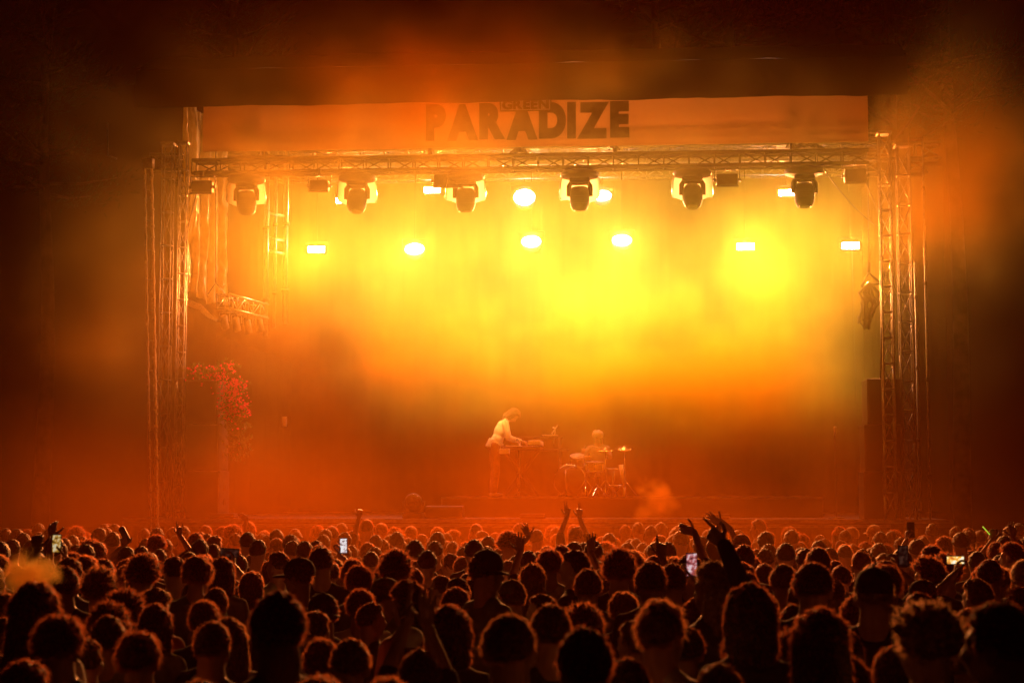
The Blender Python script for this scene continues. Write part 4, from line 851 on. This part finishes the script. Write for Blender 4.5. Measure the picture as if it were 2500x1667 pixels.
_, W_p5 = R_('person holding a dark upright phone under right lattice tower', 2203, 1352, 13, 1, .15, 1.62, 'grip', 's', npalm=(-1, 0, 0))
_, W_p6 = R_('person holding up a small phone with yellow picture at left', 142, 1322, 13.5, 1, .1, 1.64, 'grip', 's', npalm=(-1, 0, 0))
_, W_p7 = R_('person raising a black phone right of the tower', 2222, 1290, 17, -1, .2, 1.62, 'grip', 'm', npalm=(1, 0, 0))
_, W_st = R_('person waving a green glow stick at far right', 2416, 1290, 19, -1, .2, 1.62, 'grip', 's')
R_('person waving an open hand far right of the crowd', 2470, 1285, 18, 1, .2, 1.62, 'open', 's')
R_('person with an arm up and fingers loosely open at far left', 118, 1272, 15, -1, .25, 1.62, 'relaxed', 'm')

allh = []
for zi, s in enumerate(HEADS):
    zx, zy, zs = Z[zi]
    for e in s.split():
        a, b, c, st = e.split(','); a, b, c = int(a), int(b), int(c)
        w_ = c / zs; W = {'c': .235, 'l': .215, 'm': .215, 'o': .22, 'k': .21}.get(st, .19)
        allh.append((W * FPX / w_, zx + a / zs, zy + b / zs, st, (a, b)))
allh.sort()
for d, px, pt, st, key in allh:
    if st == 'm': st = random.choice('mmmosl')
    d = max(4.8, min(d, 24.6)); d, x, y, h = add_person(px, pt, d, st)
    cm, cd = ROT.get(key, (0, 0)) if st == 'k' else (None, 0)
    dress(px, d, x, y, h, st, cm, cd)
n_listed = len(placed)
# everyone between them
cand = []
g = 0
while g < 9000 and len(cand) < 330:
    g += 1; px = random.uniform(-120, 2620); d = math.sqrt(random.uniform(7.4 ** 2, 24.8 ** 2)); x, y = gpos(px, d)
    if y > EDGE or clash(x, y, .47 if d > 12 else .52): continue
    h = random.uniform(1.5, 1.7) if d > 11 else random.uniform(1.42, 1.55)
    pt = 1193 + (2.15 - h) * FPX / d
    people.append((d, x, y, px, pt, 's')); cand.append((d, x, y, h, px))
cand.sort()
room = 300 - len(placed) - len(RAISED)
for d, x, y, h, px in cand[:room]: dress(px, d, x, y, h, style_pick(0), random.choice((0, 0, 1, 2)), random.choice((0, .2, 3.1, -1.4)))
mbs = MB()                                            # the farthest, hidden ones: one mass
far = cand[room:]
if far:
    def arr(me):
        n = len(me.vertices); co = np.empty(n * 3, np.float32); me.vertices.foreach_get('co', co)
        return co.reshape(-1, 3), [tuple(p.vertices) for p in me.polygons]
    B_ = remesh(MB().add(*arr(FIG['man']['body'])[:2]), .035, 1); S_ = remesh(MB().add(*arr(FIG['man']['shirt'])[:2]), .035, 1)
    hm = get_hair('short', 1, 0); Hv, Hf = arr(hm); hm_mi = [p.material_index for p in hm.polygons]
    hcz = FIG['man']['hc']; Hk = [k for k, mi_ in enumerate(hm_mi) if mi_ == 0]
    for d, x, y, h, px in far:
        s = h / 1.748; a = random.uniform(-.5, .5); Rm = Matrix.Rotation(a, 3, 'Z')
        for (vs, fs, mi_) in ((B_.v, B_.f, 0), (S_.v, S_.f, 1), ([tuple(Vector(map(float, v)) + hcz) for v in Hv], [Hf[k] for k in Hk], 2)):
            V = np.array(vs) * s @ np.array(Rm.transposed()) + np.array((x, y, 0)); mbs.add(V.tolist(), fs, mi_)
    tag(mbs.build('crowd', [SKIN[0], SHIRT[1], HAIR[1]], None, True), 'farthest part of the crowd pressed together at the foot of the stage', 'crowd', kind='stuff')
# labels: look, rank from the camera, landmark above, order among equals
LM = [(70, 'at the far left edge'), (170, 'beside the glowing smoke at left'), (330, 'left of the wrapped mast'), (430, 'below the left lattice masts'), (520, 'below the left speakers'), (610, 'below the pink flowers'),
 (740, 'below the white tag'), (860, 'left of the round stage light'), (960, 'just left below round stage light'), (1080, 'below the round stage light'), (1180, 'left below the keyboard player'),
 (1280, 'below the keyboard player'), (1380, 'below the bass drum'), (1480, 'below the drummer'), (1570, 'left of the smoke puff'), (1680, 'below the smoke puff'), (1790, 'below the pointing arm'),
 (1900, 'right of the pointing arm'), (2010, 'left below the microphone stand'), (2110, 'below the right speakers'), (2210, 'below right lattice masts'), (2320, 'right of the right lattice masts'), (2420, 'left of the far right edge'), (9999, 'at the far right edge')]
BD = [(6.3, 'nearest rank'), (7.6, 'second rank'), (9.2, 'third rank'), (11, 'fourth rank'), (13, 'fifth rank'), (15, 'sixth rank'), (17, 'seventh rank'), (19, 'eighth rank'), (21, 'ninth rank'), (23, 'tenth rank'), (99, 'last rank')]
buck = {}
for t, px, d, st in placed:
    lm = next(n for v, n in LM if px < v); bd = next(n for v, n in BD if d < v); buck.setdefault((SN[st][1], bd, lm), []).append((px, t))
ORD = ['leftmost', 'second from left', 'third from left', 'fourth from left', 'fifth from left', 'sixth from left', 'seventh from left', 'eighth from left']
for (st, bd, lm), L in buck.items():
    L.sort(key=lambda q: q[0])
    for k, (px, t) in enumerate(L):
        tail = '' if len(L) == 1 else (', the right one' if len(L) == 2 and k else ', the left one' if len(L) == 2 else ', ' + ORD[k])
        t['label'] = '%s person %s, %s%s' % (st, lm, bd, tail)
# held things
def phone(c, rx, ry, size, screen, label, yaw=0, roll=0):
    t = thing('smartphone', label, 'phone', c, 'phones held up in the crowd'); t.rotation_euler = (0, roll, yaw)
    a, b = size; m = MB(); m.bbox((-a / 2, -.004, -b / 2), (a / 2, .004, b / 2), .003); m.build('case', M['plastic'], t, org=(0, 0, 0))
    if screen: m = MB(); m.box((-a / 2 + .004, -.0065, -b / 2 + .006), (a / 2 - .004, -.0045, b / 2 - .006)); m.build('screen', screen, t, org=(0, 0, 0))
    return t
def screen_mat(name, cols, s):
    m = bpy.data.materials.new(name); m.use_nodes = True; nt = m.node_tree; b = nt.nodes['Principled BSDF']
    tc = nt.nodes.new('ShaderNodeTexCoord'); mp = nt.nodes.new('ShaderNodeMapping'); nz = nt.nodes.new('ShaderNodeTexNoise'); cr = nt.nodes.new('ShaderNodeValToRGB')
    mp.inputs['Scale'].default_value = (28, 1, 28); nt.links.new(tc.outputs['Object'], mp.inputs[0]); nt.links.new(mp.outputs[0], nz.inputs['Vector']); nz.inputs['Scale'].default_value = 1.3
    nt.links.new(nz.outputs[0], cr.inputs[0]); e = cr.color_ramp.elements; e[0].position = .35; e[1].position = .62; e[0].color = (*cols[0], 1); e[1].color = (*cols[2], 1)
    k = e.new(.5); k.color = (*cols[1], 1); nt.links.new(cr.outputs[0], b.inputs['Emission Color']); b.inputs['Emission Strength'].default_value = s; b.inputs['Base Color'].default_value = (.02, .02, .02, 1); return m
SP = screen_mat('pink_screen', ((.03, .01, .02), (.6, .12, .12), (1, .75, .8)), 1.0)
SW = screen_mat('white_screen', ((.1, .05, .05), (.8, .7, .7), (1, 1, 1)), 1.3)
SO = screen_mat('orange_screen', ((.5, .08, .02), (1, .5, .05), (1, .95, .7)), 1.6)
SY = screen_mat('yellow_screen', ((.03, .01, 0), (.7, .35, .04), (.9, .8, .5)), .9)
SD = screen_mat('dim_screen', ((.01, .004, .003), (.05, .015, .01), (.2, .08, .05)), .3)
UP = Vector((0, -.03, .10))
phone(W_p1[1] + UP, 0, 0, (.075, .155), SP, 'upright phone with a pink and white lit screen', .08)
phone(W_p2[-1] + UP + Vector((.02, 0, .0)), 0, 0, (.125, .062), SO, 'sideways phone with a glowing orange screen at right', .08)
phone(W_p3[1] + UP, 0, 0, (.07, .14), SW, 'small phone with a white screen left of the round stage light', .08)
phone(W_p4[1] + UP, 0, 0, (.15, .072), SD, 'sideways phone with a nearly dark screen below the pink flowers', .08, .08)
phone(W_p5[1] + UP, 0, 0, (.075, .15), SD, 'dark upright phone under the right lattice tower', .08)
phone(W_p6[1] + UP, 0, 0, (.07, .14), SY, 'phone with a small yellow picture beside the raised thumb at left', .08)
phone(W_p7[-1] + UP, 0, 0, (.075, .15), None, 'black phone seen above the heads right of the towers', .08)
m = MB(); m.tube([(0, 0, 0), (0, 0, .11)], .006, 10); gs = m.build('glow_stick', M['stick'], None, True); gs.location = W_st[-1] + Vector((0, 0, .05)); gs.rotation_euler = (0, -.7, 0)
tag(gs, 'short glowing green stick held up at the right', 'glow stick')
cn = thing('drink_can', 'tall tilted drink can lifted above the heads at left', 'can', W_can[-1] + Vector((-.02, 0, .11))); cn.rotation_euler = (0, -.5, 0)
m = MB(); m.lathe((0, 0, 0), [(.026, -.085), (.033, -.075), (.033, .075), (.026, .088)], 20); m.build('shell', M['alu_dark'], cn, True, org=(0, 0, 0))
m = MB(); m.lathe((0, 0, 0), [(.025, .086), (.024, .091)], 20); m.box((-.008, -.012, .091), (.008, .012, .093)); m.build('lid', M['alu'], cn, org=(0, 0, 0))
# ------------------------------------------------------------------ air: even haze and drifting smoke, lamp light hues put into their colours
def fbm(shape, base, octaves=4, gain=.55, seed=1, stretch=(1, 1, 1)):
    r = np.random.default_rng(seed); out = np.zeros(shape); amp = 1; tot = 0
    ax = [np.linspace(0, 1, n) for n in shape]
    for o in range(octaves):
        n = [max(2, int(round(base * 2 ** o * s * L / max(shape))) + 2) for s, L in zip(stretch, shape)]
        g = r.random(n)
        for k in range(3):
            t = ax[k] * (n[k] - 1 - 1e-6); i = t.astype(int); f = t - i; f = f * f * (3 - 2 * f)
            sh = [1, 1, 1]; sh[k] = -1; f = f.reshape(sh)
            g = np.take(g, i, axis=k) * (1 - f) + np.take(g, i + 1, axis=k) * f
        out += amp * g; tot += amp; amp *= gain
    return out / tot
def smoke_volume(name, lo, hi, step, fn, mat, label):
    lo = Vector(lo); hi = Vector(hi)
    n = [int(round((hi[k] - lo[k]) / step)) + 1 for k in range(3)]
    X, Y, Z = np.meshgrid(*[lo[k] + step * np.arange(n[k]) for k in range(3)], indexing='ij')
    D = np.clip(fn(X, Y, Z), 0, None)
    m = bpy.data.meshes.new(name); m.vertices.add(D.size)
    m.vertices.foreach_set('co', np.stack([X.ravel(), Y.ravel(), Z.ravel()], 1).astype(np.float32).ravel())
    a = m.attributes.new('d', 'FLOAT', 'POINT'); a.data.foreach_set('value', D.astype(np.float32).ravel())
    m.materials.append(mat)
    o = bpy.data.objects.new(name, m); C.objects.link(o)
    o['label'] = label; o['category'] = 'smoke'; o['kind'] = 'stuff'
    ng = bpy.data.node_groups.new(name, 'GeometryNodeTree')
    ng.interface.new_socket('Geometry', in_out='INPUT', socket_type='NodeSocketGeometry')
    ng.interface.new_socket('Geometry', in_out='OUTPUT', socket_type='NodeSocketGeometry')
    N = ng.nodes.new; Lk = ng.links.new
    gi = N('NodeGroupInput'); go = N('NodeGroupOutput'); vc = N('GeometryNodeVolumeCube')
    vc.inputs['Min'].default_value = lo
    vc.inputs['Max'].default_value = [lo[k] + step * (n[k] - 1) for k in range(3)]
    for k, ax in enumerate('XYZ'): vc.inputs['Resolution ' + ax].default_value = n[k]
    pos = N('GeometryNodeInputPosition'); sub = N('ShaderNodeVectorMath'); sub.operation = 'SUBTRACT'
    sub.inputs[1].default_value = lo; Lk(pos.outputs[0], sub.inputs[0])
    dv = N('ShaderNodeVectorMath'); dv.operation = 'SCALE'; dv.inputs['Scale'].default_value = 1 / step; Lk(sub.outputs[0], dv.inputs[0])
    sep = N('ShaderNodeSeparateXYZ'); Lk(dv.outputs[0], sep.inputs[0])
    idx = None
    for k, mul in enumerate((n[1] * n[2], n[2], 1)):
        rd = N('ShaderNodeMath'); rd.operation = 'ROUND'; Lk(sep.outputs[k], rd.inputs[0])
        ml = N('ShaderNodeMath'); ml.operation = 'MULTIPLY_ADD'; ml.inputs[1].default_value = mul; Lk(rd.outputs[0], ml.inputs[0])
        if idx is None: ml.inputs[2].default_value = 0
        else: Lk(idx, ml.inputs[2])
        idx = ml.outputs[0]
    na = N('GeometryNodeInputNamedAttribute'); na.data_type = 'FLOAT'; na.inputs[0].default_value = 'd'
    si = N('GeometryNodeSampleIndex'); si.data_type = 'FLOAT'; si.domain = 'POINT'; si.clamp = True
    Lk(gi.outputs[0], si.inputs['Geometry'])
    Lk([s for s in na.outputs if s.enabled and s.name == 'Attribute'][0], [s for s in si.inputs if s.name == 'Value' and s.enabled][0])
    Lk(idx, si.inputs['Index'])
    Lk([s for s in si.outputs if s.enabled][0], vc.inputs['Density'])
    sm = N('GeometryNodeSetMaterial'); sm.inputs['Material'].default_value = mat
    Lk(vc.outputs[0], sm.inputs[0]); Lk(sm.outputs[0], go.inputs[0])
    md = o.modifiers.new('smoke', 'NODES'); md.node_group = ng
    return o
def vol_mat(name, density, color, absorb, aniso, extra=0, ecol=(1, .85, 0)):
    m = bpy.data.materials.new(name); m.use_nodes = True; nt = m.node_tree; nt.nodes.clear()
    out = nt.nodes.new('ShaderNodeOutputMaterial'); p = nt.nodes.new('ShaderNodeVolumePrincipled')
    p.inputs['Color'].default_value = (*color, 1); p.inputs['Absorption Color'].default_value = (*absorb, 1)
    p.inputs['Density'].default_value = density; p.inputs['Anisotropy'].default_value = aniso
    if not extra: nt.links.new(p.outputs[0], out.inputs['Volume']); return m
    vi = nt.nodes.new('ShaderNodeVolumeInfo'); ml = nt.nodes.new('ShaderNodeMath'); ml.operation = 'MULTIPLY'; ml.inputs[1].default_value = extra
    va = nt.nodes.new('ShaderNodeVolumeAbsorption'); va.inputs['Color'].default_value = (*ecol, 1); ad = nt.nodes.new('ShaderNodeAddShader')
    nt.links.new(vi.outputs['Density'], ml.inputs[0]); nt.links.new(ml.outputs[0], va.inputs['Density']); nt.links.new(p.outputs[0], ad.inputs[0]); nt.links.new(va.outputs[0], ad.inputs[1])
    nt.links.new(ad.outputs[0], out.inputs['Volume']); return m
def G(X, Y, Z, px, py, y, rx, ry, rz):
    c = at(px, py, y); return np.exp(-(((X - c[0]) / rx) ** 2 + ((Y - c[1]) / ry) ** 2 + ((Z - c[2]) / rz) ** 2))
def S(t): t = np.clip(t, 0, 1); return t * t * (3 - 2 * t)
smk = vol_mat('light_tinted_smoke', 1.0, (.4, .40, .15), (1, .0, .0), .2, 1.2, (1, .95, 0))  # white smoke tinted warm, so the lamp light reddens with depth
def stage_fog(X, Y, Z):
    n = fbm(X.shape, 8, 5, .55, 3); n2 = fbm(X.shape, 30, 4, .62, 5); n3 = fbm(X.shape, 12, 5, .6, 21)
    q = np.clip((n - .43) * 7, 0, 2.0) * (.05 + 6 * n2 ** 2.6)
    ins = S((X + 8.2) / 1.2) * S((8.4 - X) / 1.2) * S((Y + .8) / 1.2) * S((ZV + .2 - Z) / .6)
    lowc = S((Z - 3.8) / 2.0)
    e = ins * (.002 + .010 * lowc) * (.2 + 1.6 * n2)
    k = .15 + 1.6 * q
    e += k * .13 * G(X, Y, Z, 930, 900, .4, 2.4, 1.0, 1.1) + .07 * k * G(X, Y, Z, 1850, 1000, .3, 2.2, 1.0, .9)
    e += k * (.32 * G(X, Y, Z, 1400, 205, -3.0, 3.4, 1.1, .45) + .2 * G(X, Y, Z, 1150, 110, -3.2, 3.2, 1.2, .8) + (.35 * G(X, Y, Z, 2270, 420, -1.6, 1.0, 1.2, 2.6) + .2 * G(X, Y, Z, 2310, 230, -2.0, .8, 1.0, 1.4)) * (.6 + .4 / np.maximum(k, .3)))
    e += (.6 + .5 * k) * .19 * G(X, Y, Z, 1500, 330, -1.2, 6, .9, .75)
    e += (.3 + k * .6) * .30 * G(X, Y, Z, 330, 600, -1.2, 2.4, 1.2, 3.6)
    return e
smoke_volume('stage_smoke', (-12, -6.5, 0), (12, 8.5, 11.5), .25, stage_fog, smk, 'drifting orange and yellow stage smoke around the lamps and roof')
amber = vol_mat('amber_light_smoke', 1.0, (.42, .17, .01), (1, .0, .0), .3)  # redder copy: light dimming away from the lamps put into the smoke colour
def low_fog(X, Y, Z):
    n = fbm(X.shape, 10, 5, .58, 8); q = .05 + 2.6 * np.clip((n - .42) * 5, 0, 1.3)
    a = .07 * S((Y + 15) / 9) * S((3.6 - Z) / 2.2) * S((X + 8) / 5) * S((9 - X) / 5) * S((-2 - Y) / 2)
    b = .010 * S((X + 6.0) / 3) * S((6.8 - X) / 2.5) * S((5.6 - Z) / 2) * S((Y + 5) / 3) * S((3.4 - Y) / 1.5)
    c = .10 * (G(X, Y, Z, 950, 900, -.3, 2.0, 1.2, 1.1) + .6 * G(X, Y, Z, 1350, 1110, -.2, 1.8, .8, .7) + .8 * G(X, Y, Z, 1850, 1000, -.3, 2.0, 1.2, 1.0) + .5 * G(X, Y, Z, 330, 800, -1, 1.6, 1.4, 2.2))
    return (a + b + c) * q * .68
smoke_volume('low_smoke', (-9, -15, .8), (9, 3.6, 7.0), .3, low_fog, amber, 'low glowing orange smoke over the deck and the front rows of the crowd')
gold = vol_mat('golden_light_smoke', 1.0, (.6, .88, .25), (1, .0, .0), .15, .7, (1, 1, 0))  # yellower copy: bright light close to the lamps put into the smoke colour
def gold_fog(X, Y, Z):
    n2 = fbm(X.shape, 26, 4, .62, 6); n3 = fbm(X.shape, 6, 6, .60, 21)
    ins = S((X + 6.8) / 2.0) * S((6.9 - X) / 2.0) * S((ZV + .1 - Z) / .5)
    k3 = (.6 + 1.2 * np.clip((n3 - .40) * 3.5, 0, 1)) * (.35 + 3.2 * n2 ** 2.0)
    e = .018 * S((Z - 4.2) / 1.6) * S((3.3 - Y) / 1.2) * (.3 + 1.4 * n2)
    e = e + k3 * (.05 * G(X, Y, Z, 1350, 640, .9, 5.5, 1.0, 1.2) + .48 * G(X, Y, Z, 1480, 870, 1.6, 3.0, 1.0, .95) + .22 * G(X, Y, Z, 1750, 950, 1.4, 1.8, .9, .6) + .9 * G(X, Y, Z, 1560, 930, 1.8, 2.6, .8, .5) + .45 * G(X, Y, Z, 1470, 1100, 2.5, .55, .5, .5) + .2 * G(X, Y, Z, 1180, 830, 1.0, 1.3, .8, .6) + .24 * G(X, Y, Z, 1900, 820, 1.4, 1.8, 1.0, .9) + .07 * G(X, Y, Z, 1950, 620, 1.1, 1.5, .9, 1.1) + .045 * G(X, Y, Z, 850, 640, 1.2, 1.4, .9, .8))
    return e * ins
smoke_volume('golden_light_smoke', (-8, -1.2, 2.4), (8.2, 5.2, 8.5), .22, gold_fog, gold, 'thick golden smoke cloud billowing under the white lamps')
def puff(name, c, s, step, dens, seed, lab, mat):
    def fn(X, Y, Z):
        n = fbm(X.shape, 5, 4, .6, seed); r = np.sqrt(((X - c[0]) / s[0]) ** 2 + ((Y - c[1]) / s[1]) ** 2 + ((Z - c[2]) / s[2]) ** 2)
        return dens * np.clip((1.0 - r) * 2.4 + (n - .5) * 3.6 - .45, 0, 1)
    lo = [c[k] - s[k] * 1.25 for k in range(3)]; hi = [c[k] + s[k] * 1.25 for k in range(3)]; lo[2] = max(lo[2], .2)
    smoke_volume(name, lo, hi, step, fn, mat, lab)
puffm = vol_mat('pale_smoke', 1.0, (.6, .50, .15), (.9, .2, .0), .5)
puff('smoke_puff', at(1605, 1228, -1.6), (.4, .4, .48), .04, 3.0, 14, 'small pale smoke puff rising at the stage edge right of the drums', puffm)
c = CP + ray(75, 1400) * 10.2; puff('vapour_cloud', c, (.19, .2, .13), .02, 12.0, 31, 'bright vapour cloud breathed out among the heads at far left', puffm)
hz = vol_mat('haze', .0018, (.45, .05, .002), (1, .0, .0), .5)
h = MB().box((-75, -60, -1), (75, 70, 25)).build('haze', hz); tag(h, 'thin even haze filling the night air over crowd and stage', 'haze', kind='stuff')
